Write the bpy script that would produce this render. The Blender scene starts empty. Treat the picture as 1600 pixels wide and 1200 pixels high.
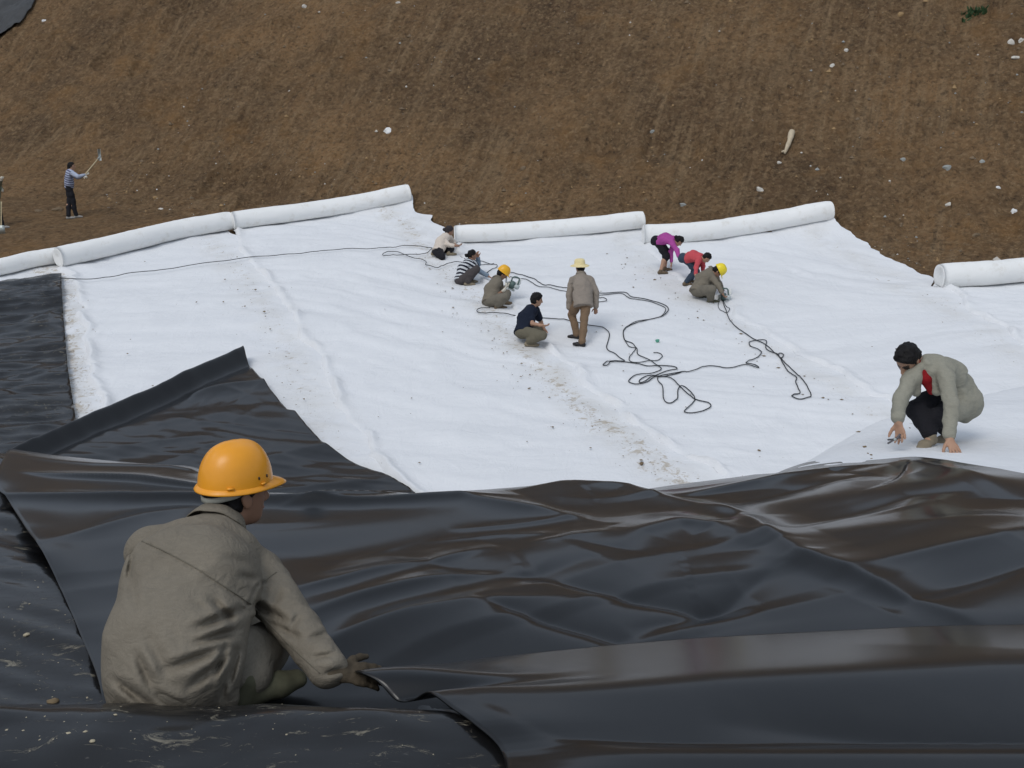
import bpy, bmesh, math, random
import numpy as np
from mathutils import Vector, Matrix

# ------------------------------------------------------------------ camera, sky, sun, exposure
SC = bpy.context.scene
COL = SC.collection
R = math.radians
CAMZ, PITCH, FPX = 5.9, R(19.0), 1700.0
cam_d = bpy.data.cameras.new('camera')
cam_d.lens = 36.0 * FPX / 1600.0
cam_d.sensor_width = 36.0
cam_d.clip_start, cam_d.clip_end = 0.05, 600
cam = bpy.data.objects.new('camera', cam_d)
COL.objects.link(cam)
cam.location = (0, 0, CAMZ)
cam.rotation_euler = (R(90) - PITCH, 0, 0)
SC.camera = cam

SUN_EL, SUN_AZ = R(56), R(215)          # azimuth clockwise from +Y: behind the camera, to its left
wd = bpy.data.worlds.new('World'); SC.world = wd; wd.use_nodes = True
nt = wd.node_tree
bg = nt.nodes['Background']
sky = nt.nodes.new('ShaderNodeTexSky'); sky.sky_type = 'NISHITA'; sky.sun_disc = False
sky.sun_elevation, sky.sun_rotation = SUN_EL, SUN_AZ
sky.air_density, sky.dust_density, sky.ozone_density = 1.0, 4.0, 1.0
hs = nt.nodes.new('ShaderNodeHueSaturation'); hs.inputs['Saturation'].default_value = 0.42   # thin even overcast
veil = nt.nodes.new('ShaderNodeMix'); veil.data_type = 'RGBA'; veil.inputs[0].default_value = 0.6       # even cloud cover over the clear sky
veil.inputs[7].default_value = (4.0, 4.75, 5.85, 1)
nt.links.new(sky.outputs[0], hs.inputs['Color']); nt.links.new(hs.outputs[0], veil.inputs[6]); nt.links.new(veil.outputs[2], bg.inputs['Color'])
bg.inputs['Strength'].default_value = 0.12
sd = bpy.data.lights.new('sun', 'SUN'); sd.energy = 0.8; sd.angle = R(28); sd.color = (1.0, 0.97, 0.93)
sun = bpy.data.objects.new('sun', sd); COL.objects.link(sun)
sun.location = (0, 0, 40)
sdir = Vector((math.sin(SUN_AZ) * math.cos(SUN_EL), math.cos(SUN_AZ) * math.cos(SUN_EL), math.sin(SUN_EL)))
sun.rotation_euler = (-sdir).to_track_quat('-Z', 'Y').to_euler()
vs = SC.view_settings
vs.view_transform = 'Standard'; vs.look = 'None'; vs.exposure = 0.1; vs.gamma = 1.0; vs.use_curve_mapping = False

# ------------------------------------------------------------------ noise
_rng = np.random.RandomState(7)
_TAB = _rng.rand(64, 64, 64).astype(np.float32)
def noise3(x, y, z):
    x, y, z = np.broadcast_arrays(np.asarray(x, np.float32), np.asarray(y, np.float32), np.asarray(z, np.float32))
    xi, yi, zi = np.floor(x).astype(np.int32), np.floor(y).astype(np.int32), np.floor(z).astype(np.int32)
    fx, fy, fz = x - xi, y - yi, z - zi
    fx = fx * fx * (3 - 2 * fx); fy = fy * fy * (3 - 2 * fy); fz = fz * fz * (3 - 2 * fz)
    x0, y0, z0 = xi & 63, yi & 63, zi & 63
    x1, y1, z1 = (xi + 1) & 63, (yi + 1) & 63, (zi + 1) & 63
    def L(a, b, t): return a + (b - a) * t
    v = L(L(L(_TAB[x0, y0, z0], _TAB[x1, y0, z0], fx), L(_TAB[x0, y1, z0], _TAB[x1, y1, z0], fx), fy),
          L(L(_TAB[x0, y0, z1], _TAB[x1, y0, z1], fx), L(_TAB[x0, y1, z1], _TAB[x1, y1, z1], fx), fy), fz)
    return v * 2 - 1
def noise2(x, y, s=0.0): return noise3(x, y, np.float32(s * 7.31 + 0.37))
def fbm2(x, y, s=0.0, o=4, g=0.5):
    a, t = 1.0, 0.0
    for i in range(o):
        t = t + a * noise2(x, y, s + i * 3.1); x = x * 2.03 + 11.7; y = y * 2.03 - 5.3; a *= g
    return t
def sstep(a, b, x):
    t = np.clip((x - a) / (b - a), 0, 1); return t * t * (3 - 2 * t)

# ------------------------------------------------------------------ terrain
HS, HC = math.sin(R(20)), math.cos(R(20))     # uphill direction of the far bank
CREST = np.array([(-60, 6.2, 3.3), (-6, 6.2, 3.3), (-3.16, 6.2, 3.28), (-1.89, 5.9, 3.27), (-1.27, 5.6, 3.24), (-.58, 5.6, 3.25), (.27, 5.9, 3.18),
                  (.8, 6.3, 2.96), (1.75, 6.9, 2.84), (2.6, 8.2, 2.52), (3.5, 9.3, 2.27), (5.5, 11, 1.95), (8, 13, 1.6), (16, 19, .9), (40, 30, .5)])
def softramp(t, w): return w * np.logaddexp(0, t / w)
def T(x, y):
    x = np.asarray(x, float); y = np.asarray(y, float)
    s = x * HS + y * HC
    far = 0.055 * softramp(s - 13, 2.0)
    hill = 0.76 * softramp(s - 26.8, 0.7)
    hill = 12 - softramp(12 - hill, 1.0)
    far = far * sstep(60, 30, s) + hill
    yc = np.interp(x, CREST[:, 0], CREST[:, 1]); zc = np.interp(x, CREST[:, 0], CREST[:, 2])
    y0, z0 = 2.95, 3.75
    tq = (np.maximum(y, y0) - y0) / (yc - y0); pw = np.interp(x, [-3.2, -1.9, -1.2, -.5, .3, 2, 3.5], [2.4, 2.2, 1.95, 1.8, 1.9, 1.6, 1.25])
    A = z0 + (zc + .05 - z0) * tq ** pw
    ysh = y + .24 * sstep(-.22, .15, x)
    A = A + 0.33 * sstep(2.98, 2.46, ysh) + 0.06 * sstep(2.4, 1.0, y)
    B = zc + .05 - 0.85 * (y - yc)
    k = 0.28
    h = np.clip(.5 + .5 * (A - B) / k, 0, 1); near = A * (1 - h) + B * h - k * h * (1 - h)
    k = 0.8
    h = np.clip(.5 + .5 * (near - far) / k, 0, 1)
    return far * (1 - h) + near * h + k * h * (1 - h) * .5
FWD = np.array([0, math.cos(PITCH), -math.sin(PITCH)]); UP = np.array([0, math.sin(PITCH), math.cos(PITCH)]); RT = np.array([1., 0, 0])
CAM = np.array([0, 0, CAMZ])
def raydir(px, py): return RT * (px - 800) / FPX + UP * (600 - py) / FPX + FWD      # unit depth along the axis
def at(px, py, depth): return CAM + raydir(px, py) * depth
_tt = np.concatenate([np.linspace(1.0, 16, 1500), np.linspace(16.02, 60, 2200)])
def ground_at(px, py, off=0.0):
    """world point where the photo's sight line meets the terrain"""
    d = raydir(px, py)
    P = CAM[None] + _tt[:, None] * d[None]
    f = P[:, 2] - T(P[:, 0], P[:, 1]) - off
    i = np.argmax(f < 0)
    if f[i] >= 0: i = len(_tt) - 1
    a, b = f[i - 1], f[i]
    t = _tt[i - 1] + (_tt[i] - _tt[i - 1]) * (a / (a - b) if a != b else 0)
    return CAM + t * d
def G2(*pts): return [tuple(ground_at(*p)[:2]) for p in pts]
def depth_of(p): return float(np.dot(np.asarray(p) - CAM, FWD))

# ------------------------------------------------------------------ object helpers
def tag(o, label, cat, group=None):
    o['label'] = label; o['category'] = cat
    if group: o['group'] = group
    return o
def empty(name, loc, label, cat, group=None):
    o = bpy.data.objects.new(name, None); COL.objects.link(o); o.location = loc; o.empty_display_size = .1
    return tag(o, label, cat, group)
def mesh_obj(name, V, F, mat, parent=None, smooth=True, uv=None, matidx=None):
    """V in world space; a parent is an unrotated Empty or mesh"""
    me = bpy.data.meshes.new(name)
    V = np.asarray(V, float)
    org = np.zeros(3)
    if parent is not None:
        q = parent
        while q is not None: org = org + np.array(q.location); q = q.parent
    me.from_pydata((V - org).tolist(), [], F if isinstance(F, list) else F.tolist())
    for m in (mat if isinstance(mat, (list, tuple)) else [mat]): me.materials.append(m)
    if smooth: me.polygons.foreach_set('use_smooth', np.ones(len(me.polygons), bool))
    if matidx is not None: me.polygons.foreach_set('material_index', np.asarray(matidx, np.int32))
    if uv is not None:
        ul = me.uv_layers.new(name='UVMap')
        li = np.empty(len(me.loops), np.int32); me.loops.foreach_get('vertex_index', li)
        ul.data.foreach_set('uv', np.asarray(uv, np.float32)[li].ravel())
    me.update()
    o = bpy.data.objects.new(name, me); COL.objects.link(o)
    if parent is not None: o.parent = parent
    return o
def own_origin(o, p):
    """move a top-level mesh's origin to p without moving the mesh"""
    p = Vector(p); o.data.transform(Matrix.Translation(-p)); o.location = p; return o
def grid_faces(nu, nv):
    i = np.arange(nu - 1)[:, None] * nv + np.arange(nv - 1)[None]
    return np.stack([i, i + nv, i + nv + 1, i + 1], -1).reshape(-1, 4)
def tube(path, rad, n=8, caps=True):
    """swept circle; rad scalar or array"""
    P = np.asarray(path, float); m = len(P); rad = np.broadcast_to(np.asarray(rad, float), (m,))
    tg = np.gradient(P, axis=0); tg /= np.linalg.norm(tg, axis=1)[:, None] + 1e-9
    up = np.array([0, 0, 1.]) if abs(tg[0][2]) < .9 else np.array([1., 0, 0])
    V = []
    a = np.linspace(0, 2 * np.pi, n, endpoint=False)
    n1 = np.cross(tg[0], up); n1 /= np.linalg.norm(n1)
    for i in range(m):
        n1 = n1 - tg[i] * np.dot(n1, tg[i]); n1 /= np.linalg.norm(n1) + 1e-9
        n2 = np.cross(n1, tg[i])
        V.append(P[i] + rad[i] * (np.cos(a)[:, None] * n1 + np.sin(a)[:, None] * n2))
    V = np.concatenate(V)
    F = []
    for i in range(m - 1):
        for j in range(n):
            k = (j + 1) % n
            F.append([i * n + j, i * n + k, (i + 1) * n + k, (i + 1) * n + j])
    if caps:
        F.append(list(range(n))[::-1]); F.append([(m - 1) * n + j for j in range(n)])
    return V, F
def box_mesh(c, ax, h, bev=.15):
    """bevelled box: centre, 3 axes rows, half sizes"""
    bm = bmesh.new(); bmesh.ops.create_cube(bm, size=2)
    M = np.asarray(ax, float) * np.asarray(h, float)[:, None]
    for v in bm.verts: v.co = Vector(np.asarray(c) + np.array(v.co) @ M)
    bmesh.ops.bevel(bm, geom=list(bm.edges), offset=min(h) * bev, segments=2, affect='EDGES')
    V = np.array([v.co[:] for v in bm.verts]); bm.verts.index_update()
    F = [[v.index for v in f.verts] for f in bm.faces]; bm.free()
    return V, F
def joinm(parts):
    V, F, n = [], [], 0
    for v, f in parts:
        V.append(np.asarray(v)); F += [[i + n for i in q] for q in (f if isinstance(f, list) else f.tolist())]; n += len(v)
    return np.concatenate(V), F
def catmull(P, n=6):
    P = np.asarray(P, float); Q = np.vstack([2 * P[0] - P[1], P, 2 * P[-1] - P[-2]]); out = []
    for i in range(1, len(Q) - 2):
        a, b, c, d = Q[i - 1:i + 3]
        for k in range(n):
            t = k / n
            out.append(.5 * ((2 * b) + (c - a) * t + (2 * a - 5 * b + 4 * c - d) * t * t + (3 * b - a - 3 * c + d) * t ** 3))
    out.append(P[-1]); return np.array(out)

# ------------------------------------------------------------------ materials
def mat(name, col, rough=.8, spec=.3, var=.12, scale=30, bump=.0, bscale=None, metal=0.0, coat=0):
    m = bpy.data.materials.new(name); m.use_nodes = True
    n = m.node_tree.nodes; l = m.node_tree.links; b = n['Principled BSDF']
    b.inputs['Roughness'].default_value = rough; b.inputs['Specular IOR Level'].default_value = spec; b.inputs['Metallic'].default_value = metal
    tc = n.new('ShaderNodeTexCoord'); nz = n.new('ShaderNodeTexNoise'); nz.inputs['Scale'].default_value = scale; nz.inputs['Detail'].default_value = 4
    l.new(tc.outputs['Object'], nz.inputs['Vector'])
    mx = n.new('ShaderNodeMix'); mx.data_type = 'RGBA'
    mx.inputs[6].default_value = tuple(c * (1 - var) for c in col) + (1,); mx.inputs[7].default_value = tuple(min(1, c * (1 + var)) for c in col) + (1,)
    l.new(nz.outputs['Fac'], mx.inputs[0]); l.new(mx.outputs[2], b.inputs['Base Color'])
    if bump:
        nb = n.new('ShaderNodeTexNoise'); nb.inputs['Scale'].default_value = bscale or scale * 4; nb.inputs['Detail'].default_value = 3
        l.new(tc.outputs['Object'], nb.inputs['Vector'])
        bp = n.new('ShaderNodeBump'); bp.inputs['Strength'].default_value = bump; bp.inputs['Distance'].default_value = .01
        l.new(nb.outputs['Fac'], bp.inputs['Height']); l.new(bp.outputs[0], b.inputs['Normal'])
    return m
class NG:
    """tiny node-graph helper"""
    def __init__(s, m): s.n = m.node_tree.nodes; s.l = m.node_tree.links
    def new(s, t, **kw):
        q = s.n.new(t)
        for k, v in kw.items(): setattr(q, k, v)
        return q
    def set(s, sock, v):
        if hasattr(v, 'is_linked') or isinstance(v, bpy.types.NodeSocket): s.l.new(v, sock)
        else: sock.default_value = v
    def noise(s, vec, scale, detail=4, rough=.5, dist=0):
        q = s.new('ShaderNodeTexNoise'); s.set(q.inputs['Vector'], vec)
        q.inputs['Scale'].default_value = scale; q.inputs['Detail'].default_value = detail; q.inputs['Roughness'].default_value = rough; q.inputs['Distortion'].default_value = dist
        return q.outputs['Fac']
    def ramp(s, f, stops):
        q = s.new('ShaderNodeValToRGB'); s.set(q.inputs[0], f); e = q.color_ramp.elements
        while len(e) < len(stops): e.new(.5)
        for i, (p, c) in enumerate(stops):
            e[i].position = p; e[i].color = tuple(c) + (1,) if isinstance(c, (tuple, list)) else (c, c, c, 1)
        return q.outputs[0]
    def mix(s, f, a, b, mode='MIX'):
        q = s.new('ShaderNodeMix', data_type='RGBA', blend_type=mode); s.set(q.inputs[0], f)
        for i, v in ((6, a), (7, b)):
            s.set(q.inputs[i], tuple(v) + (1,) if isinstance(v, (tuple, list)) and len(v) == 3 else v)
        return q.outputs[2]
    def math(s, op, a, b=0.0):
        q = s.new('ShaderNodeMath', operation=op); s.set(q.inputs[0], a); s.set(q.inputs[1], b); return q.outputs[0]
    def mapping(s, vec, scale=(1, 1, 1), rot=(0, 0, 0), loc=(0, 0, 0)):
        q = s.new('ShaderNodeMapping'); s.set(q.inputs['Vector'], vec)
        q.inputs['Scale'].default_value = scale; q.inputs['Rotation'].default_value = rot; q.inputs['Location'].default_value = loc; return q.outputs[0]
    def bump(s, h, strength, dist, normal=None):
        q = s.new('ShaderNodeBump'); s.set(q.inputs['Height'], h); q.inputs['Strength'].default_value = strength; q.inputs['Distance'].default_value = dist
        if normal is not None: s.l.new(normal, q.inputs['Normal'])
        return q.outputs[0]
def newmat(name, rough=.8, spec=.3):
    m = bpy.data.materials.new(name); m.use_nodes = True; g = NG(m); b = g.n['Principled BSDF']
    b.inputs['Roughness'].default_value = rough; b.inputs['Specular IOR Level'].default_value = spec
    return m, g, b

def earth_material():
    m, g, b = newmat('earth', .95, .15)
    tc = g.new('ShaderNodeTexCoord'); uv = tc.outputs['UV']; ob = tc.outputs['Object']
    big = g.noise(ob, .22, 5, .6); mid = g.noise(ob, 1.3, 6, .62); fine = g.noise(ob, 9, 6, .7); grit = g.noise(ob, 38, 3, .6)
    st = g.noise(g.mapping(uv, (4.2, .30, 1)), 1.0, 4, .6, .25)
    st2 = g.noise(g.mapping(uv, (9, .6, 1)), 1.0, 3, .6, .3)
    c = g.ramp(big, [(.34, (.155, .096, .053)), (.5, (.228, .140, .072)), (.66, (.32, .192, .094))])
    c = g.mix(g.ramp(mid, [(.42, 0.), (.75, .55)]), c, (.115, .078, .046))
    gate = g.ramp(g.noise(ob, .33, 3, .6), [(.44, .15), (.58, 1.)])
    c = g.mix(g.math('MULTIPLY', gate, g.ramp(st, [(.48, 0.), (.64, .75)])), c, (.33, .226, .128))
    c = g.mix(g.math('MULTIPLY', gate, g.ramp(st2, [(.53, 0.), (.68, .55)])), c, (.095, .064, .039))
    clod = g.noise(ob, 4.2, 6, .72, .3)
    c = g.mix(g.ramp(clod, [(.52, 0.), (.68, .55)]), c, (.35, .24, .132))
    c = g.mix(g.ramp(clod, [(.32, .7), (.46, 0.)]), c, (.068, .047, .031))
    c = g.mix(g.ramp(fine, [(.54, 0.), (.68, .65)]), c, (.39, .275, .155))
    c = g.mix(g.ramp(fine, [(.32, .8), (.45, 0.)]), c, (.055, .039, .027))
    ochre = g.noise(ob, .55, 4, .7)
    c = g.mix(g.ramp(ochre, [(.54, 0.), (.72, .5)]), c, (.33, .18, .07))
    vo = g.new('ShaderNodeTexVoronoi'); g.set(vo.inputs['Vector'], ob); vo.inputs['Scale'].default_value = 7
    peb = g.math('MULTIPLY', g.ramp(vo.outputs['Distance'], [(.10, 1.), (.16, 0.)]), g.ramp(g.noise(ob, 5.3, 2), [(.52, 0.), (.58, 1.)]))
    c = g.mix(g.math('MULTIPLY', peb, .6), c, (.42, .32, .20))
    v2 = g.new('ShaderNodeTexVoronoi'); g.set(v2.inputs['Vector'], ob); v2.inputs['Scale'].default_value = 13
    cell = g.new('ShaderNodeSeparateColor'); g.l.new(v2.outputs['Color'], cell.inputs[0])
    c = g.mix(g.ramp(cell.outputs[0], [(.0, .30), (.35, 0.)]), c, (.085, .058, .036)); c = g.mix(g.ramp(cell.outputs[1], [(.72, 0.), (1.0, .4)]), c, (.40, .275, .155))
    g.set(b.inputs['Base Color'], c)
    n1 = g.bump(g.math('ADD', g.math('MULTIPLY', st, .35), g.math('ADD', mid, g.math('MULTIPLY', clod, 1.2))), 1.0, .22)
    n2 = g.bump(fine, 1.0, .12, n1); n3 = g.bump(g.math('ADD', grit, peb), .7, .02, n2)
    g.set(b.inputs['Normal'], n3)
    return m
def cloth_material():
    """white needle-punched geotextile; UV.x metres from the left seam, UV.y along"""
    m, g, b = newmat('geotextile', .95, .1)
    tc = g.new('ShaderNodeTexCoord'); uv = tc.outputs['UV']; ob = tc.outputs['Object']
    c = g.mix(g.noise(ob, .8, 5, .6), (.69, .705, .725), (.785, .795, .805))
    at_ = g.new('ShaderNodeAttribute', attribute_name='dirt'); d = at_.outputs['Fac']
    spots = g.noise(g.mapping(ob, (1, 1, 1)), 5.5, 6, .75, .6); soft = g.noise(ob, 1.6, 4, .6)
    f1 = g.math('MULTIPLY', g.ramp(soft, [(.38, 0.), (.7, 1.)]), g.math('MULTIPLY', d, .55))
    c = g.mix(f1, c, (.52, .50, .455))
    thr = g.math('ADD', spots, g.math('MULTIPLY', d, .19))
    c = g.mix(g.ramp(thr, [(.735, 0.), (.82, .7)]), c, (.40, .335, .245))
    tiny = g.noise(ob, 16, 3, .6)
    c = g.mix(g.math('MULTIPLY', g.ramp(g.math('ADD', tiny, g.math('MULTIPLY', d, .09)), [(.735, 0.), (.78, 1.)]), .7), c, (.22, .17, .12))
    g.set(b.inputs['Base Color'], c)
    w1 = g.math('ADD', g.noise(g.mapping(ob, (.9, 2.4, 2), (0, 0, R(-20))), 1.5, 5, .6, 1.6), g.noise(g.mapping(ob, (2.2, .9, 2), (0, 0, R(-30))), 1.7, 4, .6, 1.5))
    n1 = g.bump(w1, .33, .05); n2 = g.bump(g.noise(ob, 55, 2), .18, .008, n1)
    g.set(b.inputs['Normal'], n2)
    b.inputs['Sheen Weight'].default_value = .1
    return m
def liner_material(name, dirty):
    m, g, b = newmat(name, .3, .5)
    tc = g.new('ShaderNodeTexCoord'); ob = tc.outputs['Object']
    c = (.0040, .0042, .0047)
    if dirty:
        big = g.noise(ob, .9, 4, .6); sm = g.noise(g.mapping(ob, (1, 2.2, 1), (0, 0, R(20))), 7, 7, .78, 1.2)
        scr = g.noise(g.mapping(ob, (5, 18, 5), (0, 0, R(35))), 1.6, 4, .6, 2.0)
        hz = g.ramp(big, [(.45, 0.), (.8, .25)])
        cc = g.mix(g.math('MULTIPLY', hz, g.noise(ob, 2.5, 3)), (.006, .0062, .007), (.07, .063, .052))
        f = g.math('ADD', sm, g.math('MULTIPLY', big, .12))
        cc = g.mix(g.ramp(f, [(.65, 0.), (.75, .9)]), cc, (.25, .225, .17))
        cc = g.mix(g.ramp(scr, [(.67, 0.), (.76, .4)]), cc, (.16, .15, .13))
        g.set(b.inputs['Base Color'], cc)
        g.set(b.inputs['Roughness'], g.ramp(f, [(.35, .30), (.6, .38), (.72, .85)])); b.inputs['Specular IOR Level'].default_value = .15; b.inputs['Coat Weight'].default_value = .55; b.inputs['Coat Roughness'].default_value = .14
        n = g.bump(g.noise(g.mapping(ob, (1.2, 2.6, 1.2), (0, 0, R(18))), 1.5, 2, .4, .8), .35, .05)
        g.set(b.inputs['Normal'], g.bump(g.ramp(f, [(.66, 0.), (.75, 1.)]), .5, .004, n))
    else:
        b.inputs['Base Color'].default_value = c + (1,)
        dust = g.noise(ob, 3.5, 5, .6)
        g.set(b.inputs['Base Color'], g.mix(g.ramp(dust, [(.5, 0.), (.85, .35)]), c, (.018, .0175, .017)))
        g.set(b.inputs['Roughness'], g.ramp(g.noise(ob, 1.2, 4), [(.3, .36), (.7, .42)])); b.inputs['Specular IOR Level'].default_value = .18; b.inputs['Coat Weight'].default_value = .55; b.inputs['Coat Roughness'].default_value = .15; b.inputs['Coat IOR'].default_value = 1.5
        g.set(b.inputs['Normal'], g.bump(g.noise(ob, 2.2, 2), .06, .02))
        vo = g.new('ShaderNodeTexVoronoi'); g.set(vo.inputs['Vector'], ob); vo.inputs['Scale'].default_value = 3.0
    return m
M_EARTH = earth_material(); M_CLOTH = cloth_material(); M_LINER = liner_material('new_liner', False); M_DIRTY = liner_material('dirty_liner', True)
# ------------------------------------------------------------------ white geotextile panels on the floor (plan outlines first: the ground dips under them)
def ext(pts, ymin):
    """run a seam on towards the camera to y = ymin along its last direction"""
    p, q = np.array(pts[-2]), np.array(pts[-1]); p = np.array(pts[max(0, len(pts) - 4)])
    d = (q - p) / np.linalg.norm(q - p)
    if d[1] > -.2: d = np.array([.39, -.92])
    return pts + [tuple(q + d * (q[1] - ymin) / -d[1])] if q[1] > ymin else pts
OV = 0.32
SEAM_A = ext(G2((97, 424), (112, 434), (122, 470), (138, 545), (149, 610), (155, 648)), 8.5)
SEAM_B = ext(G2((366, 362), (380, 398), (415, 440), (452, 482), (488, 545), (520, 612), (550, 680), (600, 740), (638, 778)), 8.0)
SEAM_C = ext(G2((708, 386), (738, 425), (770, 460), (820, 520), (880, 572), (965, 650), (1040, 705), (1108, 752)), 10.5)
SEAM_D = ext(G2((1007, 390), (1040, 420), (1082, 455), (1120, 478), (1200, 528), (1320, 600)), 9.2)
SEAM_E = ext(G2((1470, 460), (1494, 466), (1506, 482), (1538, 506), (1600, 545)), 9.5)
FAR_R = ext(G2((1700, 441), (1760, 470), (1850, 520)), 9.5)
SEAM_0 = G2((-190, 470), (-210, 560), (-230, 640)); SEAM_0 = ext(SEAM_0, 8.5)
PANELS = [  # left seam, right seam (top to bottom), roll line, roll thickness px
    (SEAM_0, SEAM_A, G2((-190, 472), (0, 433), (50, 421), (110, 410)), 27),
    (SEAM_A, SEAM_B, G2((97, 421), (200, 397), (280, 377), (366, 361)), 31),
    (SEAM_B, G2((644, 317), (655, 337), (671, 341), (690, 361), (704, 386)) + SEAM_C[1:], G2((366, 363), (430, 354), (530, 340), (642, 316)), 28),
    (SEAM_C, SEAM_D, G2((712, 385), (800, 381), (900, 373), (1006, 361)), 28),
    (SEAM_D, G2((1301, 348), (1313, 352), (1342, 380), (1382, 404), (1448, 438), (1466, 456)) + SEAM_E[1:], G2((1007, 388), (1090, 384), (1180, 371), (1300, 347)), 31),
    (SEAM_E, FAR_R, G2((1470, 459), (1540, 455), (1600, 449), (1700, 441)), 39)]
def inside(poly, x, y):
    c = np.zeros(x.shape, bool); n = len(poly)
    for i in range(n):
        x1, y1 = poly[i]; x2, y2 = poly[(i + 1) % n]
        with np.errstate(divide='ignore', invalid='ignore'):
            c ^= ((y1 > y) != (y2 > y)) & (x < (x2 - x1) * (y - y1) / (y2 - y1 + 1e-12) + x1)
    return c
def polys(): return [list(a) + list(b)[::-1] for a, b, *_ in PANELS]
PANEL_POLYS = polys()

# ------------------------------------------------------------------ ground: valley floor, near bank and far earth bank in one sheet
def ground_disp(x, y):
    s = x * HS + y * HC; a = x * HC - y * HS
    m = sstep(22.0, 27.5, s)
    lean = a - .04 * s
    st = noise2(lean * 2.6, s * .22, 3) * .6 + noise2(lean * 6.5, s * .35, 4) * .4
    gate = sstep(-.25, .35, fbm2(a * .16, s * .16, 21, 2))
    d = .26 * fbm2(a * .14, s * .14, 1, 3) + .10 * st * gate + .085 * fbm2(a * 1.4, s * 1.4, 5, 4, .6)
    d += .05 * np.maximum(0, fbm2(a * 3.2, s * 3.2, 6, 2)) ** 2 * 1.4
    # eroded scrapes and small hollows
    e = fbm2(a * .45 + .6 * noise2(a, s, 9), s * .45, 8, 3)
    d -= .22 * sstep(.5, .95, e)
    return d * m + .03 * fbm2(x * .9, y * .9, 12, 3) * (1 - m)
xs = np.unique(np.concatenate([np.linspace(-150, -24, 22), np.arange(-24, 24.01, .105), np.linspace(24, 150, 22)]))
ys = np.unique(np.concatenate([np.linspace(-40, 2, 20), np.arange(2, 20, .25), np.arange(20, 45, .105), np.linspace(45, 160, 24)]))
gx, gy = np.meshgrid(xs, ys, indexing='ij')
gm = np.zeros(gx.shape, bool)
for p in PANEL_POLYS: gm |= inside(p, gx, gy)
gz = T(gx, gy) + np.where(gm, -.12, ground_disp(gx, gy) - .02)
nearmask = (gx * HS + gy * HC) < 20
gz = np.where(nearmask, T(gx, gy) - .12, gz)
def gsurf(x, y):
    return float(T(x, y) + ground_disp(np.array([x]), np.array([y]))[0] - .02)
guv = np.stack([(gx * HC - gy * HS - .04 * (gx * HS + gy * HC)).ravel(), (gx * HS + gy * HC).ravel() * 1.25], 1)
ground = mesh_obj('ground', np.stack([gx.ravel(), gy.ravel(), gz.ravel()], 1), grid_faces(len(xs), len(ys)), M_EARTH, uv=guv)
ground['kind'] = 'structure'

# ------------------------------------------------------------------ sheets
def resample(P, n):
    P = np.asarray(P, float); d = np.r_[0, np.cumsum(np.linalg.norm(np.diff(P, axis=0), axis=1))]
    t = np.linspace(0, d[-1], n)
    return np.stack([np.interp(t, d, P[:, k]) for k in range(P.shape[1])], 1)
def coons(L, Rr, Bo, To, nu, nv):
    """L,Rr bottom to top; Bo,To left to right -> (nu,nv,2)"""
    L, Rr, Bo, To = resample(L, nv), resample(Rr, nv), resample(Bo, nu), resample(To, nu)
    u = np.linspace(0, 1, nu)[:, None, None]; v = np.linspace(0, 1, nv)[None, :, None]
    return ((1 - v) * Bo[:, None] + v * To[:, None] + (1 - u) * L[None] + u * Rr[None]
            - ((1 - u) * (1 - v) * Bo[0] + u * (1 - v) * Bo[-1] + (1 - u) * v * To[0] + u * v * To[-1]))
def cloth_wr(x, y):
    r = R(-14); c, s = math.cos(r), math.sin(r)
    wx, wy = noise2(x * .22, y * .22, 61), noise2(x * .22 + 9, y * .22, 62)
    a, b = x * c + y * s + 1.6 * wx, -x * s + y * c + 1.9 * wy
    w = noise2(a, b, 33)
    z = .06 * noise2(a * .35, b * .75, 30) + .040 * fbm2(a * .7 + .8 * w, b * 2.1, 31, 3)
    rid = 1 - np.abs(fbm2(a * .9 + w, b * 3.0, 35, 2))
    z *= .75
    z += .014 * np.maximum(0, rid - .55) / .45 + .005 * fbm2(x * 2.3, y * 2.3, 36, 3) + .012 * np.maximum(0, 1 - np.abs(noise2(x * 1.3 - y * .5, y * .55 + x * .3, 38)) * 3)
    return z
def add_thickness(o, t, off=-1):
    md = o.modifiers.new('thickness', 'SOLIDIFY'); md.thickness = t; md.offset = off
panel_labels = [
    ('white geotextile panel partly under the dirty black liner at the far left', 'short visible white roll cut by the left photo edge'),
    ('white geotextile panel beside the dirty black liner, second roll from the left', 'white roll beginning right above the dirty black liner corner'),
    ('white geotextile panel crossed by the long straight cable, its roll highest up the bank', 'white roll lying highest on the earth bank left of centre'),
    ('white geotextile panel under the tangled cables, its roll beside the kneeling person', 'straight white roll in the centre behind the straw hat person'),
    ('white geotextile panel with roll behind the purple-topped person', 'bent white roll behind the purple-topped person'),
    ('white geotextile panel at right edge with a thick roll whose end faces the camera', 'thick white roll cut by the right photo edge')]
M_ROLL = None
def roll_material():
    m, g, b = newmat('geotextile_roll', .95, .1)
    tc = g.new('ShaderNodeTexCoord'); ob = tc.outputs['Object']
    c = g.mix(g.noise(ob, 1.1, 5, .6), (.79, .795, .775), (.86, .86, .845))
    c = g.mix(g.ramp(g.noise(ob, 4, 5, .7), [(.54, 0.), (.75, .4)]), c, (.50, .45, .36))
    g.set(b.inputs['Base Color'], c)
    g.set(b.inputs['Normal'], g.bump(g.noise(ob, 40, 3), .2, .01, g.bump(g.noise(ob, 2.5, 4), .25, .05)))
    return m
M_ROLL = roll_material()
def smooth_noise1(n, k, seed):
    r = np.random.RandomState(seed).randn(n); ker = np.ones(k) / k
    return np.convolve(np.convolve(np.r_[r, r], ker, 'same'), ker, 'same')[n // 2:n // 2 + n] * k ** .5
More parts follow.
